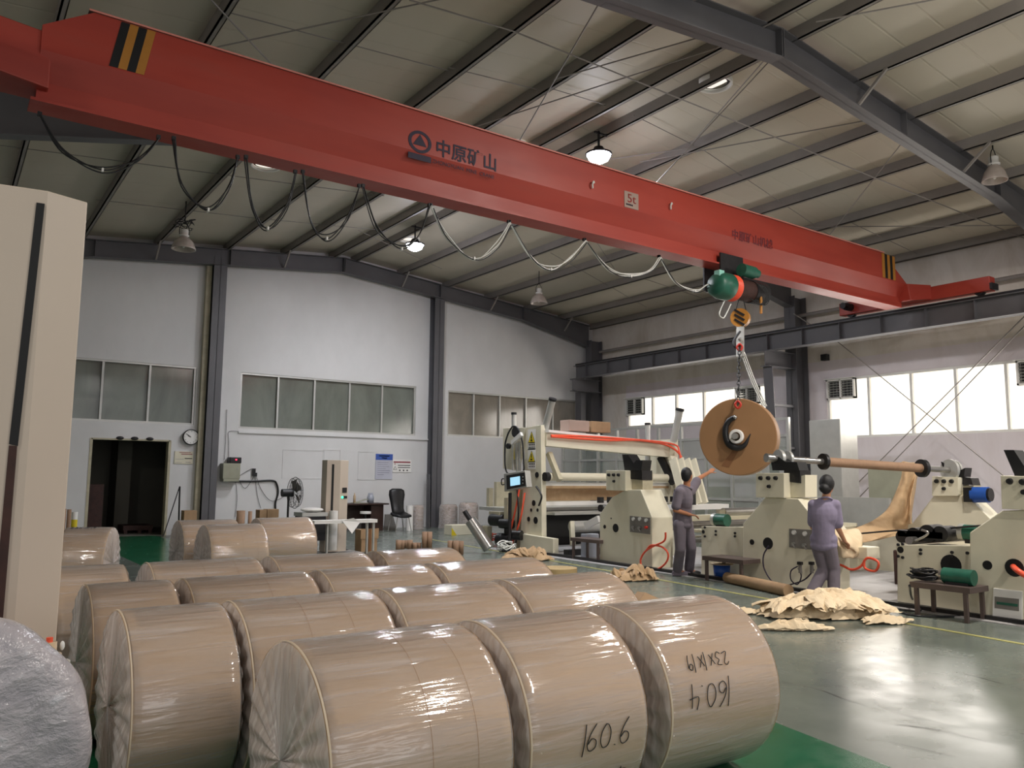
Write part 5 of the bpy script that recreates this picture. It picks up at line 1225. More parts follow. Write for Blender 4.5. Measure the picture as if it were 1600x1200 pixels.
# unwinding outfeed table left of the tower
q = ox(770, 775, 10.2)
MB().box(10.4, 13.2, 15.2, 15.3, .85, 1.4).build('outfeed_shield', 'cream_dark', rw_)
MB().box(10.0, 13.2, 14.2, 15.3, .78, .85).build('outfeed_table', 'alu', rw_)
MB().box(10.2, 13.2, 14.3, 14.6, 0, .78).build('outfeed_base', 'dark', rw_)
for px, py, X, r, L in ((768, 812, 9.9, .13, .35), (782, 818, 9.8, .10, .3), (779, 843, 9.8, .14, .3), (800, 836, 9.7, .1, .2)):
    c = ox(px, py, X); MB().cyl(c, c + Vector((.1, -L, 0)), r, n=18).build('drive_motor', 'black', rw_)
for px, py, X, w_, h_ in ((757, 840, 9.95, .22, .5), (772, 802, 9.9, .4, .07), (790, 800, 9.9, .12, .6), (762, 780, 10.2, .1, .5)):
    c = ox(px, py, X); MB().box(c.x, c.x + .12, c.y - w_ / 2, c.y + w_ / 2, max(.0, c.z - h_ / 2), c.z + h_ / 2).build('mounting_bracket', 'cream_dark', rw_)
random.seed(5)
for i in range(5):
    c = Vector((10.0 + .1 * i, 13.3 + .22 * i, .45 + .1 * (i % 3))); MB().cyl(c, c + Vector((.3, .1, 0)), .09 + .02 * (i % 2), n=16).build('black_motor', 'black', rw_)
for i, (a_, b_) in enumerate((((815, 745), (792, 850)), ((820, 770), (800, 850)), ((806, 742), (806, 850)), ((838, 760), (842, 790)))):
    P = [ox(a_[0], a_[1], XA - .05), ox((a_[0] + b_[0]) / 2 + random.uniform(-7, 7), (a_[1] + b_[1]) / 2, XA - .12), ox(b_[0], b_[1], XA - .08)]
    MB().tube(spline(P, 8), .02, 6).build('hanging_hose', 'orange_hose' if i < 2 else 'black', rw_)
# roll of film leaning, control panel with screen
cp = thing('operator_panel', 'grey control panel with lit blue touch screen on an arm', 'control panel', ox(805, 750, 9.55))
P = [ox(a, b, 9.55) for a, b in ((787, 740), (820, 735), (823, 761), (788, 768))]; MB().prism(P, (0.14, 0, 0)).build('housing', 'alu', cp, bevel=.01)
P = [ox(a, b, 9.545) for a, b in ((791, 743), (820, 738), (821, 759), (792, 765))]; MB().prism(P, (0.004, 0, 0)).build('bezel', 'dark', cp)
P = [ox(a, b, 9.538) for a, b in ((797, 746.5), (812, 744), (812.5, 757), (797.5, 759.5))]; MB().prism(P, (0.004, 0, 0)).build('touch_screen', 'screen', cp, 'lit pale blue touch screen')
kb = MB()
for i in range(3): c = ox(816.5, 745 + i * 5, 9.535); kb.cyl(c, c + Vector((.01, 0, 0)), .012, n=10)
kb.build('button_row', 'alu', cp); P = [ox(a, b, 9.5) for a, b in ((787, 748), (784, 749), (784, 757), (788, 757))]; MB().tube(spline(P, 4), .012, 6).build('grab_handle', 'black', cp)
c = ox(797, 770, 9.6); MB().tube([c, Vector((c.x, c.y, .02))], .035, 12).cbox((c.x, c.y, .02), (.3, .3, .04)).build('post', 'dark', cp)
# leaning shiny film roll and small crate near the tower
A_ = oz(752, 855, .12); B_ = dp(741, 800, 18.0)
A_ = oz(764, 857, .1); B_ = A_ + Vector((-.32, .42, .72))
lr = thing('leaning_metal_roller', 'shiny metal roller leaning at the left of the rewinder', 'roller', A_)
MB().cyl(A_, A_.lerp(B_, .75), .12, n=22).build('barrel', 'chrome', lr); MB().cyl(A_.lerp(B_, .75), B_, .05, n=16).build('neck', 'dark', lr)
t = thing('small_equipment_box', 'small cream box with yellow and black stripes left of the rewinder', 'box', oz(724, 836)); c = oz(724, 836)
MB().box(c.x - .35, c.x + .35, c.y, c.y + .4, 0, .26).build('case', 'cream', t, bevel=.01); MB().prism([(c.x - .36, c.y - .003, .0), (c.x - .2, c.y - .003, 0), (c.x - .36, c.y - .003, .2)], (0, .003, 0)).build('hazard_corner', 'yellow', t)
tag(MB().box(oz(835, 860).x - .15, oz(835, 860).x + .15, 11.75, 11.95, .0, .45).build('plastic_bin', 'clear', origin=(oz(835, 860).x, 12.2, 0), bevel=.02), 'grey translucent bin at the foot of the rewinder tower', 'bin')
random.seed(9)
for i, (px, py) in enumerate(((770, 848), (790, 862))):
    c = oz(px, py, .03); k = MB()
    for j in range(4): k.tube([c + Vector((random.uniform(.1, .25) * math.cos(a_ + j), random.uniform(.1, .2) * math.sin(a_ + j), .02 + .03 * j + .1 * abs(math.sin(a_)))) for a_ in [2 * PI * q / 14 for q in range(15)]], .012, 6)
    tag(k.build('cable_tangle', ('orange_hose', 'cable_white')[i], origin=c), ('tangle of red cable on the floor at the left of the rewinder', 'tangle of white cable on the floor in front of the control panel')[i], 'cable')
for px, py, X, lab in ((880, 668, 10.6, 'foil covered box on top of the rewinder beam'), (846, 662, 11.2, 'brown box standing behind the slanted cylinder of the rewinder')):
    c = ox(px, py, X); tag(MB().box(c.x, c.x + .55, Yt - .05, Yt + .25, 2.47, 2.70).build('small_box', 'signgrey' if px > 850 else 'card', origin=(c.x, Yt, 2.38), bevel=.01), lab, 'box')
# levers behind the first stand
lv = thing('web_guide_stand', 'row of pale upright arms behind the stand left of the man', 'machine part', (12.2, 11.2, 0))
for i in range(4): MB().beam((12.0 + .3 * i, 11.0 + .1 * i, 1.0), (12.05 + .3 * i, 11.35 + .1 * i, 1.9), .04, .22).build('arm', 'cream', lv)
MB().box(11.8, 13.3, 11.0, 11.3, .9, 1.0).build('cross_bar', 'white', lv); MB().box(11.9, 12.2, 10.9, 11.2, 1.0, 1.3).build('black_box', 'black', lv)
for X in (11.85, 13.2): MB().box(X, X + .1, 11.0, 11.25, 0, .92).build('support_post', 'cream', lv)

# glazed aluminium partition of the office along the right wall
XP = 16.4
pt = thing('glazed_partition', 'aluminium framed glass partition behind the machines', 'partition', (XP, 15, 0))
zt3 = 2.98; ya, yb = 20.2, 11.75; fr = MB(); ys = []
n_ = 10
for i in range(n_ + 1):
    y = yb + (ya - yb) * i / n_; ys.append(y)
    o = MB().box(XP - .04, XP + .04, y - .035, y + .035, 0, zt3).build('post', 'alu', pt)
for z in (.04, 1.0, 2.05, 2.55, zt3 - .03): MB().box(XP - .035, XP + .035, yb, ya, z - .03, z + .03).build('rail', 'alu', pt)
for i in range(n_):
    MB().box(XP - .005, XP + .005, ys[i] + .035, ys[i + 1] - .035, .05, 2.52).build('glass_panel', 'part', pt)
tag(MB().box(XP + .3, XP + 1.0, 10.6, 11.4, 0, 2.9).build('tall_cabinet', 'alu', origin=(XP + .6, 11, 0), bevel=.02), 'tall pale cabinet between the glass partition and the steel column', 'cabinet')
tag(MB().box(17.2, 18.2, 15.0, 15.4, 0, 1.3).build('office_cabinet', 'khaki', origin=(17.7, 15.2, 0)), 'low khaki cabinet seen dimly through the glass partition', 'cabinet')
tag(MB().box(18.72, 18.88, 12.2, 12.36, 4.62, 4.78).build('sensor_box', 'dark', origin=(18.8, 12.3, 4.7)), 'small dark box on the right wall beside the steel column', 'box')
q = ox(1388, 755, 16.5); tag(MB().box(16.5, 16.56, q.y - .45, q.y + .45, 0.0, 1.75).build('grey_panel', 'khaki', origin=q), 'plain grey-green board standing behind the draped paper', 'board')
q = ox(1320, 830, 15.8); tag(MB().box(15.8, 15.9, q.y - 1.0, q.y + 1.0, 0, 1.15).build('low_screen', 'alu', origin=q), 'pale low metal screen behind the woman', 'board')

# ------------------------------------------------------------------ along the gable wall
def onw(px, py): return oy(px, py, GY - .01)
c = oy(298, 683, GY - .06); ck2 = thing('wall_clock', 'round white wall clock with black rim right of the doorway', 'clock', c)
RCk = 0.2
MB().lathe(c, [(0, -.0), (RCk, 0), (RCk, -.05), (RCk - .02, -.055), (RCk - .02, -.03)], 40, 'y').build('rim', 'black', ck2)
MB().lathe(c, [(0, -.035), (RCk - .02, -.035)], 40, 'y').build('face', 'white', ck2)
for i in range(12):
    a_ = i * PI / 6; p = c + Vector((math.sin(a_) * .145, -.04, math.cos(a_) * .145)); text('numeral', str(i if i else 12), .042, p + Vector((-.018, 0, -.015)), (1, 0, 0), (0, 0, 1), 'black', ck2, .001)
for ang, L, w_ in ((-PI * 2 * (2.2 / 12), .09, .014), (-PI * 2 * (9 / 60), .13, .009)): MB().beam(c + Vector((0, -.043, 0)), c + Vector((math.sin(ang) * L, -.043, math.cos(ang) * L)), .004, w_, up=(0, 0, 1) if abs(ang) > 1.3 else (1, 0, 0)).build('clock_hand', 'black', ck2)
def poster(px0, py0, px1, py1, name, label, parts):
    a_, b_ = onw(px0, py0), onw(px1, py1); t = thing(name, label, 'sign', (a_.x, GY - .02, b_.z)); W_, H_ = b_.x - a_.x, a_.z - b_.z
    MB().box(a_.x, b_.x, GY - .022, GY - .004, b_.z, a_.z).build('board', parts[0][4], t)
    for nm, u0, v0, dims, m_ in parts[1:]:
        u1, v1 = dims; MB().box(a_.x + u0 * W_, a_.x + u1 * W_, GY - .026, GY - .022, a_.z - v1 * H_, a_.z - v0 * H_).build(nm, m_, t)
    return t, a_, W_, H_
M['posterblue'] = mat('poster_blue', '#3657a8', .5); M['poster_pale'] = mat('poster_pale', '#b9bac6', .5); M['posterred'] = mat('poster_red', '#8c3440', .5); M['ink'] = mat('grey_ink', '#7a7c88', .6)
L_ = [('board', 0, 0, 0, 'poster_pale'), ('header', 0, 0, (1, .24), 'posterblue'), ('header_text', .2, .06, (.8, .1), 'white'), ('header_text', .33, .14, (.67, .18), 'white')]
for i, e_ in enumerate((.75, .7, .8, .6, .85, .8, .5)): L_.append(('text_line', .12, .33 + .08 * i, (e_, .345 + .08 * i), 'ink'))
poster(587, 709, 612.5, 749, 'notice_poster', 'notice poster with blue header on the gable wall above the desk', L_)
L_ = [('board', 0, 0, 0, 'white'), ('red_header', .05, .14, (.95, .25), 'posterred'), ('text_line', .28, .42, (.95, .48), 'black'), ('text_line', .28, .6, (.95, .65), 'black'), ('pictogram', .1, .3, (.14, .4), 'posterred'), ('pictogram', .35, .8, (.42, .9), 'black'), ('pictogram', .55, .8, (.62, .9), 'black'), ('pictogram', .75, .8, (.82, .9), 'black')]
t, a_, W_, H_ = poster(613.5, 718, 642, 738, 'warning_sign', 'small white warning sign with red header right of the blue notice', L_)
x_, z_ = a_.x + .13 * W_, a_.z - .68 * H_
MB().prism([(x_ - .06, GY - .026, z_ - .05), (x_ + .06, GY - .026, z_ - .05), (x_, GY - .026, z_ + .06)], (0, .003, 0)).build('triangle', 'black', t); MB().prism([(x_ - .042, GY - .028, z_ - .04), (x_ + .042, GY - .028, z_ - .04), (x_, GY - .028, z_ + .04)], (0, .003, 0)).build('triangle_inside', 'white', t)
L_ = [('board', 0, 0, 0, 'cream'), ('red_line', .25, .06, (.85, .11), 'posterred'), ('red_line', .35, .19, (.95, .25), 'posterred'), ('text_line', .55, .53, (.95, .59), 'black'), ('text_line', .05, .62, (.5, .64), 'ink'), ('text_line', .6, .85, (.88, .88), 'ink'), ('text_line', .05, .9, (.4, .92), 'ink')]
poster(273, 705, 301, 725, 'notice_sheet', 'cream paper notice under the clock', L_)
# switch box with black unit
c = onw(357, 736); eb = thing('switch_box', 'grey green electrical box beside the left gable column', 'electrical box', c)
MB().box(c.x - .22, c.x + .22, GY - .3, GY - .01, c.z - .2, c.z + .2).build('cabinet', 'khaki', eb, bevel=.008); MB().box(c.x + .13, c.x + .16, GY - .31, GY - .3, c.z + .05, c.z + .09).build('lock', 'chrome', eb)
MB().box(c.x - .2, c.x + .2, GY - .3, GY - .01, c.z - .27, c.z - .2).build('gland_plate', 'khaki', eb)
e2 = thing('power_supply_unit', 'black unit with red light on top of the grey green box', 'device', c + Vector((0, 0, .2)))
MB().box(c.x - .06, c.x + .24, GY - .3, GY - .03, c.z + .2, c.z + .36).build('case', 'black', e2, bevel=.02); MB().box(c.x + .08, c.x + .12, GY - .306, GY - .3, c.z + .28, c.z + .31).build('red_indicator', 'redled', e2, 'glowing red indicator')
P = [onw(*q) for q in ((350, 746), (356, 751), (395, 752), (425, 751), (432, 757), (434, 770), (430, 785), (430, 797))]
for p in P: p.y -= .03
tag(MB().tube(spline(P, 6), .025, 8).build('cable_conduit', 'black', origin=P[0]), 'thick black cable running along the wall from the grey green box', 'cable')
k = MB()
for pts in (((371, 745), (392, 733), (398, 736)), ((372, 748), (382, 763), (392, 752), (397, 743)), ((399, 740), (408, 765), (425, 783), (450, 772)), ((368, 750), (370, 780), (367, 808)), ((398, 745), (402, 775), (407, 794)), ((357, 718), (357, 690), (357, 675), (372, 674)), ((350, 718), (352, 690), (354, 640))):
    P = [onw(*q) for q in pts]
    for p in P: p.y -= .02
    k.tube(spline(P, 6), .006, 5)
tag(k.build('wall_wiring', 'dark', origin=onw(371, 745)), 'thin loose wires on the wall right of the grey green box', 'wire')
c = onw(396, 738); tag(MB().cbox(c - Vector((0, .03, .0)), (.08, .06, .2)).cbox(c - Vector((-.05, .03, .06)), (.07, .05, .1)).build('wall_socket', 'black', origin=c), 'black socket cluster on the wall between box and fan', 'socket')
P = [onw(*q) for q in ((648, 681), (664, 686), (668, 688), (670, 683))]
# broom, fan
b_ = oy(281, 760, 20.8); e_ = oz(285, 818, .02); e_ = Vector((b_.x + .05, 20.9, 0.02)); br_ = thing('dustpan_broom', 'black broom and long-handled dustpan leaning beside the doorway', 'broom', e_)
MB().tube([b_, e_], .02, 8).build('handle', 'black', br_); MB().tube([b_ + Vector((0, .02, 0)), Vector((b_.x - .32, 20.75, .05))], .012, 6).build('thin_handle', 'dark', br_); MB().cbox((b_.x + .05, 20.85, .06), (.3, .15, .12)).build('brush_head', 'black', br_)
fY = 18.2; fc = oy(459, 770, fY)
fn = thing('pedestal_fan', 'black pedestal fan turned sideways near the left gable column', 'fan', (fc.x - .1, fY, 0))
MB().cyl((fc.x - .12, fY, .04), (fc.x - .12, fY, fc.z), .025, n=12).build('pole', 'black', fn); MB().lathe((fc.x - .12, fY, 0), [(0, .0), (.25, 0), (.25, .03), (.04, .06), (0, .06)], 24).build('base', 'black', fn)
MB().cyl(fc + Vector((-.28, 0, 0)), fc + Vector((-.02, 0, 0)), .09, n=16).build('motor', 'black', fn)
for xo, rr in ((-.04, .33), (.03, .36), (.10, .32), (.14, .15)):
    MB().tube([fc + Vector((xo, rr * math.cos(a_), rr * math.sin(a_))) for a_ in [2 * PI * i / 32 for i in range(33)]], .006, 5).build('cage_ring', 'black', fn)
cg = MB()
for i in range(28):
    a_ = 2 * PI * i / 28; u = Vector((0, math.cos(a_), math.sin(a_))); cg.tube([fc + Vector((-.05, 0, 0)) + u * .08, fc + Vector((-.04, 0, 0)) + u * .33, fc + Vector((.03, 0, 0)) + u * .36, fc + Vector((.10, 0, 0)) + u * .32, fc + Vector((.15, 0, 0)) + u * .05], .003, 4)
cg.build('cage_wires', 'black', fn)
for i in range(5):
    a_ = 2 * PI * i / 5; u = Vector((0, math.cos(a_), math.sin(a_))); v = Vector((0, -math.sin(a_), math.cos(a_)))
    MB().add([fc + u * .05 - v * .03 + Vector((.0, 0, 0)), fc + u * .3 - v * .1 + Vector((.01, 0, 0)), fc + u * .3 + v * .1 + Vector((.07, 0, 0)), fc + u * .05 + v * .03 + Vector((.04, 0, 0))], [(0, 1, 2, 3)]).build('fan_blade', 'grey_plate', fn, solid=.004)
# far stretch wrapper: mast, base, film carriage
wc = oz(525, 868); wY = wc.y
fw = thing('stretch_wrapper', 'beige stretch wrapping machine with tall mast, in front of the desk', 'wrapping machine', (wc.x, wY, 0))
zt4 = oy(530, 719, wY).z; x0_, x1_, x2_ = oy(513, 719, wY).x, oy(532, 719, wY).x, oy(549, 719, wY).x
MB().prism([(x0_, wY + .05, 0), (x1_, wY - .02, 0), (x2_, wY + .12, 0), (x2_, wY + .35, 0), (x0_, wY + .3, 0)], (0, 0, zt4)).build('mast', 'mast', fw, bevel=.006)
f_ = lambda u: Vector((x0_ + (x1_ - x0_) * u, wY + .05 - .07 * u - .004, 0))
MB().prism([f_(.36) + Vector((0, 0, .2)), f_(.52) + Vector((0, 0, .2)), f_(.52) + Vector((0, 0, zt4 - .08)), f_(.36) + Vector((0, 0, zt4 - .08))], (0, -.003, 0)).build('slot', 'slot', fw)
g_ = lambda u: Vector((x1_ + (x2_ - x1_) * u, wY - .02 + .14 * u - .004, 0)); z_ = lambda py: oy(540, py, wY).z
MB().prism([g_(.3) + Vector((0, 0, z_(770))), g_(.85) + Vector((0, 0, z_(770))), g_(.85) + Vector((0, 0, z_(762))), g_(.3) + Vector((0, 0, z_(762)))], (0, -.006, 0)).build('key_panel', 'dark', fw)
c = g_(.3) + Vector((0, -.01, z_(777))); MB().ell(c, (.025, .015, .025)).build('green_light', 'greenled', fw, 'glowing green light'); MB().cbox(g_(.6) + Vector((0, -.01, z_(777))), (.09, .02, .05)).build('switch_row', 'dark', fw)
MB().box(x0_ - .5, x0_ - .05, wY - .1, wY + .3, .3, .75).build('film_carriage', 'dark', fw); MB().box(x0_ - .52, x0_ - .02, wY - .12, wY + .32, .75, .82).build('carriage_cover', 'alu', fw)
MB().cyl((x0_ + .08, wY - .15, .12), (x0_ + .08, wY - .15, .85), .08, n=20).build('film_roll', 'white', fw)
MB().box(x0_ - .6, x2_ + .15, wY - .35, wY + .35, .0, .07).build('base_plate', 'grey_plate', fw); MB().lathe((x0_ + .1, wY - .5, .0), [(0, .0), (.45, 0), (.45, .08), (0, .08)], 40).build('turntable', 'dark', fw)
tag(MB().ell((x0_ - .27, wY + .05, .868), (.22, .16, .045)).build('cloth_heap', 'white', origin=(x0_ - .25, wY, .82)), 'white cloth lying on the film carriage of the far wrapping machine', 'cloth')
# conveyor arm with white sheet
q0, q1 = oz(488, 818, .3), oz(588, 818, .3)
cv = thing('pale_work_bar', 'long pale bar table in front of the far wrapping machine', 'table', ((q0.x + q1.x) / 2, 14.0, 0)); a_, b_ = oy(488, 816, 14.0), oy(586, 820, 14.0)
MB().box(a_.x, b_.x, 13.9, 14.15, a_.z - .03, a_.z + .03).build('bar_top', 'white', cv)
for x in (a_.x + .3, b_.x - .15, b_.x - .02): MB().box(x - .015, x + .015, 14.0, 14.05, 0, a_.z - .03).build('leg', 'alu', cv)
c = oy(550, 818, 13.88); tag(MB().add([c + Vector((-.2, 0, .06)), c + Vector((.02, -.02, .1)), c + Vector((.16, 0, .02)), c + Vector((-.02, -.06, -.18))], [(0, 1, 2, 3)]).build('paper_sheet', 'white', origin=c, solid=.004), 'white sheet hanging over the long pale bar', 'paper')
# desk with things, chair
dk = thing('office_desk', 'dark brown office desk against the gable wall', 'desk', (10.0, 21.0, 0)); a_, b_ = oy(540, 784, 20.9), oy(598, 786, 20.9)
zd = .76; xd0, xd1 = a_.x - .2, b_.x
MB().box(xd0, xd1, 20.5, 21.25, zd - .04, zd).build('desk_top', 'wood_dark', dk, bevel=.005); MB().box(xd1 - .5, xd1 - .12, 20.6, 21.2, 0, zd - .04).build('pedestal', 'wood_dark', dk); MB().box(xd0, xd0 + .05, 20.55, 21.2, 0, zd - .04).build('side_panel', 'wood_dark', dk); MB().box(xd0, xd1 - .12, 21.1, 21.14, .3, zd - .04).build('modesty_panel', 'wood_dark', dk); MB().box(xd1 - .11, xd1 - .09, 20.7, 20.74, .3, .42).build('handle', 'chrome', dk)
c = oy(562, 779, 20.8); tag(MB().box(c.x - .2, c.x + .22, 20.7, 20.95, zd, zd + .015).prism([(c.x - .1, 20.72, zd + .015), (c.x + .22, 20.72, zd + .1), (c.x + .22, 20.95, zd + .1), (c.x - .1, 20.95, zd + .015)], (0, 0, .012)).build('papers', 'khaki', origin=(c.x, 20.8, zd)), 'folder and papers lying on the dark desk', 'folder')
c = oy(554, 775, 20.8); tag(MB().lathe((c.x, 20.8, zd), [(0, 0), (.035, 0), (.035, .2), (.015, .24), (.015, .28), (0, .28)], 16).build('bottle', 'beige', origin=(c.x, 20.8, zd)), 'pale bottle standing on the dark desk behind the folder', 'bottle')
c = oy(579, 775, 20.8); tag(MB().lathe((c.x, 20.8, zd), [(0, 0), (.09, 0), (.1, .15), (.06, .28), (.05, .27), (.09, .14), (.08, .01)], 18).build('clear_jar', 'clear', origin=(c.x, 20.8, zd)), 'clear plastic jar at the right of the desk top', 'jar')
c = oy(571, 801, 20.2); st_ = thing('desk_stool', 'white topped stool standing in front of the desk', 'stool', (c.x, 20.2, 0)); MB().cyl((c.x, 20.2, .5), (c.x, 20.2, .56), .15, n=22).build('seat', 'white', st_); MB().cyl((c.x, 20.2, .03), (c.x, 20.2, .5), .025, n=12).build('post', 'black', st_); MB().cyl((c.x, 20.2, 0), (c.x, 20.2, .03), .18, n=20).build('base', 'black', st_)
# chair
cc = oy(627, 800, 20.0); chx = cc.x
hc_ = thing('office_chair', 'black high-backed office chair right of the desk', 'chair', (chx, 20.0, 0))
rows = []
for z, w_, y in ((.48, .2, 20.15), (.62, .19, 20.24), (.8, .21, 20.28), (1.0, .25, 20.3), (1.12, .23, 20.32), (1.17, .14, 20.33)): rows.append([Vector((chx + .04 + w_ * u, y + .06 * u * u, z)) for u in (-1, -.6, -.2, .2, .6, 1)])
MB().grid(rows).build('backrest', 'black', hc_, solid=.05)
rows = []
for y, w_, z in ((19.75, .2, .44), (19.95, .24, .45), (20.15, .22, .5)): rows.append([Vector((chx - .02 + w_ * u, y, z + .03 * u * u)) for u in (-1, -.5, 0, .5, 1)])
MB().grid(rows).build('seat', 'black', hc_, solid=.06)
for sx in (-1, 1):
    for sy in (19.8, 20.25): MB().tube([(chx - .02 + sx * .17, sy if sy > 20 else 19.85, .42), (chx - .02 + sx * .24, sy, .015)], .014, 8).build('leg', 'chrome', hc_)
c = oy(606, 812, 20.9); tag(MB().prism([(c.x - .12, 20.9, 0), (c.x + .3, 20.9, 0), (c.x + .3, 21.2, .42), (c.x + .06, 21.2, .42)], (0, .03, 0)).build('leaning_board', 'grey_plate', origin=(c.x, 20.9, 0)), 'grey board leaning on the wall behind the black chair', 'board')
# upright wrapped bundles at the wall foot
def bundle(px0, px1, pyt, Y, label, m='clear', nm='wrapped_core_bundle'):
    a_, b_ = oy(px0, pyt, Y), oy(px1, pyt, Y); r = (b_.x - a_.x) / 2; h = a_.z; t = thing(nm, label, 'wrapped bundle', ((a_.x + b_.x) / 2, Y, 0), 'wrapped bundles along the gable wall')
    c = Vector(((a_.x + b_.x) / 2, Y, 0))
    MB().lathe(c, [(0, 0), (r * .9, 0), (r * .92, h * .9), (r * .8, h), (0, h)], 26).build('cores', 'card', t)
    rows = [[c + Vector((math.cos(a2) * rr * (1 + .03 * math.sin(7 * a2)), math.sin(a2) * rr, z)) for a2 in [2 * PI * i / 40 for i in range(41)]] for z, rr in ((.004, r * 1.08), (h * .15, r), (h * .9, r), (h * 1.02, r * .84), (h * 1.03, r * .3))]
    MB().grid(rows).build('film_wrap', 'bfilm', t)
    return t
M['bfilm'] = film('cloudy_wrap', False, 0.5)
bundle(644, 661, 790, 20.7, 'wrapped bundle on the floor just right of the black chair')
bundle(688, 713, 789, 20.9, 'wrapped bundle right of the middle gable column')
bundle(719, 745, 786, 20.1, 'wrapped bundle beside the rewinder with dark clips on top')
c = oy(640, 808, 20.3); tag(MB().cyl((c.x, 20.3, 0), (c.x, 20.3, oy(640, 790, 20.3).z), .1, n=22).build('film_roll', 'white', origin=(c.x, 20.3, 0)), 'upright white film roll beside the black chair', 'film roll')
for i, (px, px2) in enumerate(((664, 671), (668, 674))):
    a_ = oy(px2, 741, 21.1); tag(MB().beam((oy(px, 828, 21.0).x, 20.9, 0), (a_.x, 21.22, a_.z), .05, .05).build('leaning_bar', 'black', origin=(a_.x, 21, 0)), ('black bar leaning at the left of the middle gable column', 'second black bar leaning against the middle gable column')[i], 'bar')
# cardboard box, cardboard tubes
c = oz(578, 862); bx_ = thing('cardboard_carton', 'tall open brown carton with tape beyond the paper rolls', 'box', (c.x, c.y, 0))
a_, b_ = oy(565, 828, c.y), oy(590, 828, c.y); h_ = a_.z
MB().box(a_.x, b_.x, c.y, c.y + .3, 0, h_).build('carton_body', 'card', bx_, bevel=.005); MB().box(a_.x - .02, b_.x + .02, c.y - .015, c.y, h_ - .18, h_ + .02).build('front_flap', 'card', bx_); MB().box((a_.x + b_.x) / 2 - .03, (a_.x + b_.x) / 2 + .03, c.y - .02, c.y - .015, 0, h_ + .02).build('packing_tape', 'box_tape', bx_)
def tube(px0, px1, pyt, Y, label, grp='upright cardboard core tubes', nm='core_tube'):
    a_, b_ = oy(px0, pyt, Y), oy(px1, pyt, Y); r = (b_.x - a_.x) / 2; h = a_.z; c = Vector(((a_.x + b_.x) / 2, Y, 0))
    o = MB().lathe(c, [(r * .75, 0.002), (r, 0), (r, h), (r * .75, h), (r * .75, .002)], 24).build(nm, 'core', origin=c, )
    return tag(o, label, 'tube', grp)
for px0, px1, py, Y, lab in ((619, 626.5, 844, 14.9, 'short cardboard tube, leftmost of the group of seven'), (626, 632, 844.5, 15.1, 'short cardboard tube, second from left of the group of seven'), (632, 637.5, 844.5, 15.35, 'thin short cardboard tube in the middle of the group of seven'), (637, 644.5, 844, 15.0, 'short cardboard tube just left of the two lowest ones'), (645, 651.5, 848, 14.9, 'lowest cardboard tube, left one of the two low ones'), (652, 658, 848, 15.0, 'lowest cardboard tube, right one of the two low ones'), (660, 667, 831, 14.9, 'tall cardboard tube, left one of the tall pair'), (667.5, 675, 831, 14.9, 'tall cardboard tube, right one of the tall pair'), (700, 707.5, 845, 13.6, 'left cardboard tube of the three before the rewinder'), (708.5, 716.5, 845, 13.5, 'middle cardboard tube of the three before the rewinder'), (717, 724, 845.5, 13.6, 'right cardboard tube of the three before the rewinder')):
    tube(px0, px1, py, Y, lab)
for px0, px1, py, Y, lab in ((97, 104, 795, 17.6, 'tall cardboard tube beside the mast, nearest the doorway'), (90, 97, 795, 17.7, 'tall cardboard tube beside the mast, middle one of three'), (105, 112, 796, 18.0, 'tall cardboard tube beside the mast, leaning one at right'), (370, 383, 798, 18.5, 'broad cardboard tube standing left of the fan'), (388, 394, 799, 18.6, 'thin cardboard tube standing left of the fan')):
    tube(px0, px1, py, Y, lab, 'tall core tubes at the gable wall')
for i, (px0, px1, py0, Y, m_, lab) in enumerate(((112, 122, 800, 18.3, 'yellow', 'yellow and white banded bundle right of the tall tubes'), (85, 92, 792, 18.2, 'yellow', 'yellow roll standing behind the tall tubes beside the mast'))):
    a_, b_ = oy(px0, py0, Y), oy(px1, py0, Y); t = thing('tape_stack', lab, 'tape', ((a_.x + b_.x) / 2, Y, 0)); c = Vector(((a_.x + b_.x) / 2, Y, 0)); r = (b_.x - a_.x) / 2
    for k in range(5): MB().cyl(c + Vector((0, 0, a_.z * k / 5)), c + Vector((0, 0, a_.z * (k + 1) / 5)), r, n=18).build('tape_roll', ('yellow', 'white', 'beige')[k % 3], t)
for px0, px1, py, Y, lab in ((288, 308, 798, 20.5, 'small brown box on the floor left of the gable column'), (406, 417, 797, 19.0, 'small brown box between the tubes left of the fan'), (418, 436, 796, 19.0, 'brown box at the foot of the black wall cable')):
    a_, b_ = oy(px0, py, Y), oy(px1, py, Y); tag(MB().box(a_.x, b_.x, Y, Y + .3, 0, a_.z).build('cardboard_box', 'card', origin=(a_.x, Y, 0), bevel=.005), lab, 'box')
c = oz(556, 864); tag(MB().ell(c + Vector((-.3, 0, .05)), (.16, .1, .05)).build('black_bag', 'black', origin=c), 'small black bag on the floor before the far wrapping machine', 'bag')

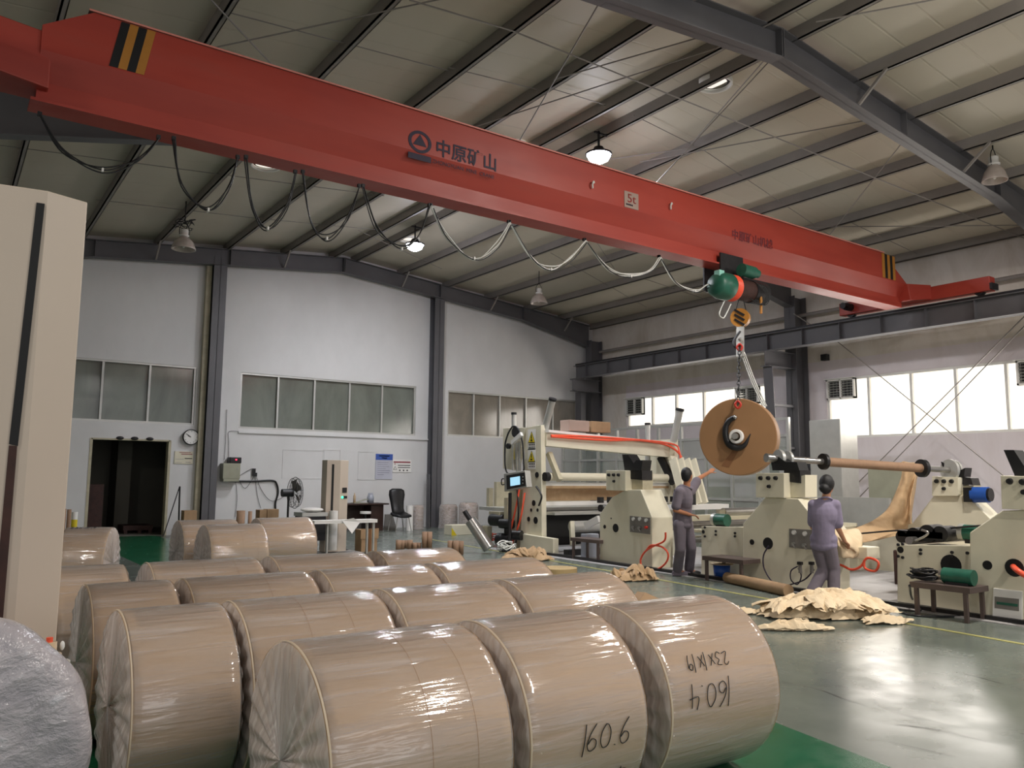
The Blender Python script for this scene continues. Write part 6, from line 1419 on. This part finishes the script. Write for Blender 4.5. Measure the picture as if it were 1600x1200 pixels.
# ------------------------------------------------------------------ people
def capsule(mb, a, b, r0, r1, n=14):
    a = Vector(a); b = Vector(b); mb.cyl(a, b, r0, r1, n, caps=True); mb.ell(a, (r0,) * 3, n=n, m=8); mb.ell(b, (r1,) * 3, n=n, m=8)
def remesh(mb, name, m, parent, vox, label=None, smooth=3):
    o = mb.build(name + '_src', m); 
    md = o.modifiers.new('r', 'REMESH'); md.mode = 'VOXEL'; md.voxel_size = vox; md.use_smooth_shade = True
    ms = o.modifiers.new('s', 'SMOOTH'); ms.factor = .6; ms.iterations = smooth
    bpy.context.view_layer.update(); dg = bpy.context.evaluated_depsgraph_get(); me = bpy.data.meshes.new_from_object(o.evaluated_get(dg)); me.name = name
    bpy.data.objects.remove(o); me.polygons.foreach_set('use_smooth', [True] * len(me.polygons))
    p0 = Vector(parent['_o']) if parent else Vector()
    me.transform(Matrix.Translation(-p0)); ob = bpy.data.objects.new(name, me); COL.objects.link(ob); ob.parent = parent; ob['_o'] = tuple(p0)
    if label: ob['label'] = label
    return ob
def frame(f, up=Vector((0, 0, 1))):
    f = f.normalized(); l = up.cross(f).normalized(); u = f.cross(l); return Matrix((f, l, u)).transposed()  # local x forward, y left, z up
def hand(mb, w, d, nrm, s=1.0, curl=0.3, side=1):
    """palm with five unequal fingers; d = pointing direction, nrm = back of the hand, side = thumb side"""
    d = d.normalized(); nrm = (nrm - d * nrm.dot(d)).normalized(); b = d.cross(nrm) * side
    for k in range(4):
        o_ = w + b * (-.028 + .019 * k) * s; capsule(mb, w + b * (-.014 + .01 * k) * s, o_ + d * .085 * s, .017 * s, .012 * s, 8)
        L = (.064, .074, .07, .055)[k] * s; p0 = o_ + d * .085 * s; p1 = p0 + (d - nrm * curl).normalized() * L * .55; p2 = p1 + (d - nrm * curl * 2.4).normalized() * L * .5
        capsule(mb, p0, p1, .0105 * s, .0095 * s, 8); capsule(mb, p1, p2, .0095 * s, .008 * s, 8)
    t0 = w + b * .03 * s + d * .025 * s; t1 = t0 + (d * .6 + b).normalized() * .045 * s; t2 = t1 + (d + b * .35 - nrm * .3).normalized() * .035 * s
    capsule(mb, w + d * .01 * s, t0, .016 * s, .015 * s, 8); capsule(mb, t0, t1, .014 * s, .012 * s, 8); capsule(mb, t1, t2, .011 * s, .009 * s, 8)
def person(label, J, skin, cloth_s, cloth_p, hairm, shoes, faced, headd, sex='m', s=1.0):
    root = thing('person', label, 'person', (J['root'].x, J['root'].y, 0))
    R = frame(faced); fw, lf, up = R @ Vector((1, 0, 0)), R @ Vector((0, 1, 0)), Vector((0, 0, 1))
    RH = frame(headd); hf, hl, hu = RH @ Vector((1, 0, 0)), RH @ Vector((0, 1, 0)), RH @ Vector((0, 0, 1))
    B_ = MB(); hp = J['hip']; ck_ = J['chest']; nk = J['neck']; hd = J['head']
    # body: torso, neck, head with face, arms with hands, legs
    B_.ell(hp, (.105 * s, .15 * s, .12 * s), R); B_.ell(ck_, (.11 * s, .16 * s, .19 * s), R); capsule(B_, hp, ck_, .12 * s, .12 * s); capsule(B_, ck_ + up * .1, nk, .09 * s, .055 * s); capsule(B_, nk, hd - hu * .03, .055 * s, .05 * s)
    B_.ell(hd, (.095 * s, .076 * s, .118 * s), RH, 18, 14); B_.ell(hd + hf * .03 * s - hu * .05 * s, (.062 * s, .055 * s, .065 * s), RH)
    B_.ell(hd + hf * .096 * s - hu * .02 * s, (.022 * s, .013 * s, .025 * s), RH, 8, 6); B_.ell(hd + hf * .085 * s - hu * .068 * s, (.014 * s, .024 * s, .009 * s), RH, 8, 6)
    for k in (1, -1): B_.ell(hd + hl * .078 * k * s - hu * .01 * s - hf * .008, (.02 * s, .01 * s, .032 * s), RH, 8, 6); B_.ell(hd + hf * .08 * s + hl * .03 * k * s + hu * .022 * s, (.012, .018, .006), RH, 8, 6)
    for k in ('l', 'r'):
        sh, el, wr = J['sh' + k], J['el' + k], J['wr' + k]; capsule(B_, ck_ + (sh - ck_) * .4 + up * .05, sh, .06 * s, .055 * s); capsule(B_, sh, el, .05 * s, .038 * s); capsule(B_, el, wr, .037 * s, .026 * s)
        hdn = J['hd' + k]; hand(B_, wr, hdn[0], hdn[1], s, hdn[2], 1 if k == 'l' else -1)
        hj, kn, an = J['hj' + k], J['kn' + k], J['an' + k]; capsule(B_, hj, kn, .078 * s, .052 * s); capsule(B_, kn, an, .05 * s, .036 * s); capsule(B_, an, an + J['ft' + k].normalized() * .12 + Vector((0, 0, -.05)), .035, .03)
    remesh(B_, 'body', skin, root, .009)
    S = MB(); S.ell(ck_ + up * .02, (.14 * s, .185 * s, .22 * s), R); S.ell(hp + up * .03, (.14 * s, .175 * s, .13 * s), R); capsule(S, hp, ck_, .145 * s, .14 * s, 18); capsule(S, ck_ + up * .1, nk - up * .055, .1 * s, .065 * s)
    S.ell(hp - up * .05, (.14 * s, .172 * s, .09 * s), R)
    for k in ('l', 'r'):
        sh, el = J['sh' + k], J['el' + k]; capsule(S, ck_ + (sh - ck_) * .4 + up * .06, sh, .085 * s, .075 * s); capsule(S, sh, sh.lerp(el, .78), .072 * s, .072 * s)
    remesh(S, 'shirt', cloth_s, root, .012, 'short-sleeved shirt', 2)
    cl_ = MB(); cl_.tube([nk + (R @ Vector((.075 * math.cos(a_), .07 * math.sin(a_), -.03 - .03 * math.cos(a_)))) * s for a_ in [2 * PI * i / 16 for i in range(17)]], .014 * s, 6); cl_.build('collar', cloth_s, root)
    T = MB(); T.ell(hp - up * .03, (.128 * s, .165 * s, .13 * s), R)
    for k in ('l', 'r'):
        hj, kn, an = J['hj' + k], J['kn' + k], J['an' + k]; capsule(T, hj, kn, .1 * s, .082 * s); capsule(T, kn, an + up * .02, .08 * s, .078 * s)
    remesh(T, 'trousers', cloth_p, root, .012, 'long trousers', 2)
    for k in ('l', 'r'):
        an, ft = J['an' + k], J['ft' + k].normalized(); F = MB(); RF = frame(ft); F.ell(Vector((an.x, an.y, .045)) - ft * .02, (.075, .043, .045), RF); F.ell(Vector((an.x, an.y, .04)) + ft * .10, (.11, .046, .038), RF); F.cbox(Vector((an.x, an.y, .012)) + ft * .05, (.27, .075, .02), RF)
        remesh(F, 'shoe', shoes[k], root, .008)
    Hh = MB()
    if sex == 'm':
        Hh.ell(hd + hu * .022 * s - hf * .016 * s, (.098 * s, .083 * s, .108 * s), RH, 20, 14); Hh.ell(hd - hf * .05 * s - hu * .02 * s, (.05 * s, .07 * s, .07 * s), RH)
    else:
        Hh.ell(hd + hu * .015 * s - hf * .02 * s, (.105 * s, .094 * s, .118 * s), RH, 20, 14); Hh.ell(hd - hf * .095 * s - hu * .055 * s, (.06, .065, .06), RH); Hh.ell(hd - hf * .05 * s - hu * .06 * s, (.06 * s, .075 * s, .07 * s), RH)
    remesh(Hh, 'hair', hairm, root, .008)
    return root
# standing man: near side (towards us) is his right
md_ = 12.3
def mj(px, py, d=0): return dp(px, py, md_ + d)
mf = Vector((.93, -.25, 0))
Jm = dict(root=oz(1065, 902), hip=mj(1066, 815), chest=mj(1067, 781), neck=mj(1073, 759), head=mj(1073.5, 743),
    shr=mj(1061, 769, -.16), elr=mj(1055, 797, -.2), wrr=mj(1078, 804, -.16), hdr=(Vector((.8, -.5, -.15)), Vector((0, 0, 1)), .5),
    shl=mj(1080, 767, .14), ell=mj(1091, 748, .3), wrl=mj(1108, 738, .5), hdl=(Vector((.75, .1, .35)), Vector((-.4, -.5, .8)), .1),
    hjr=mj(1062, 820, -.08), knr=mj(1063, 857, -.1), anr=oz(1059, 900, .0) + Vector((0, 0, .09)), ftr=Vector((.55, -.5, 0)),
    hjl=mj(1073, 820, .08), knl=mj(1080, 855, .05), anl=oz(1077, 899.5, .0) + Vector((0, 0, .09)), ftl=Vector((.95, -.3, 0)))
person('person in grey workwear standing with one arm raised to the hanging paper roll', Jm, 'skin', 'cloth_grey', 'cloth_grey', 'hair', {'l': 'black', 'r': 'cloth_grey'}, mf, Vector((.9, .25, .12)), 'm', 1.0)
wd = 10.3
def wj(px, py, d=0): return dp(px, py, wd + d)
wf = Vector((.85, .5, 0))
Jw = dict(root=Vector((9.3, 6.2, 0)), hip=wj(1287, 846), chest=wj(1286, 806), neck=wj(1291, 777), head=wj(1293, 757),
    shl=wj(1271, 789, .05), ell=wj(1270, 824, .15), wrl=wj(1290, 842, .35), hdl=(Vector((.8, .2, -.2)), Vector((0, 0, 1)), .4),
    shr=wj(1305, 789, -.02), elr=wj(1310, 826, -.02), wrr=wj(1320, 846, .12), hdr=(Vector((.75, .1, -.35)), Vector((0.2, -.3, .9)), .6),
    hjl=wj(1279, 853, .04), knl=wj(1288, 889, .02), anl=Vector((9.16, 6.28, .09)), ftl=Vector((.4, .8, 0)),
    hjr=wj(1295, 853, -.04), knr=wj(1303, 890, -.06), anr=Vector((9.34, 6.10, .09)), ftr=Vector((.7, .2, 0)))
person('person in lilac workwear seen from behind, gathering paper at the machine', Jw, 'skin_f', 'cloth_lilac', 'cloth_grey', 'hair', {'l': 'white', 'r': 'black'}, wf, Vector((.97, .12, -.05)), 'f', .97)
# final bookkeeping
for o in bpy.data.objects:
    if '_o' in o: del o['_o']
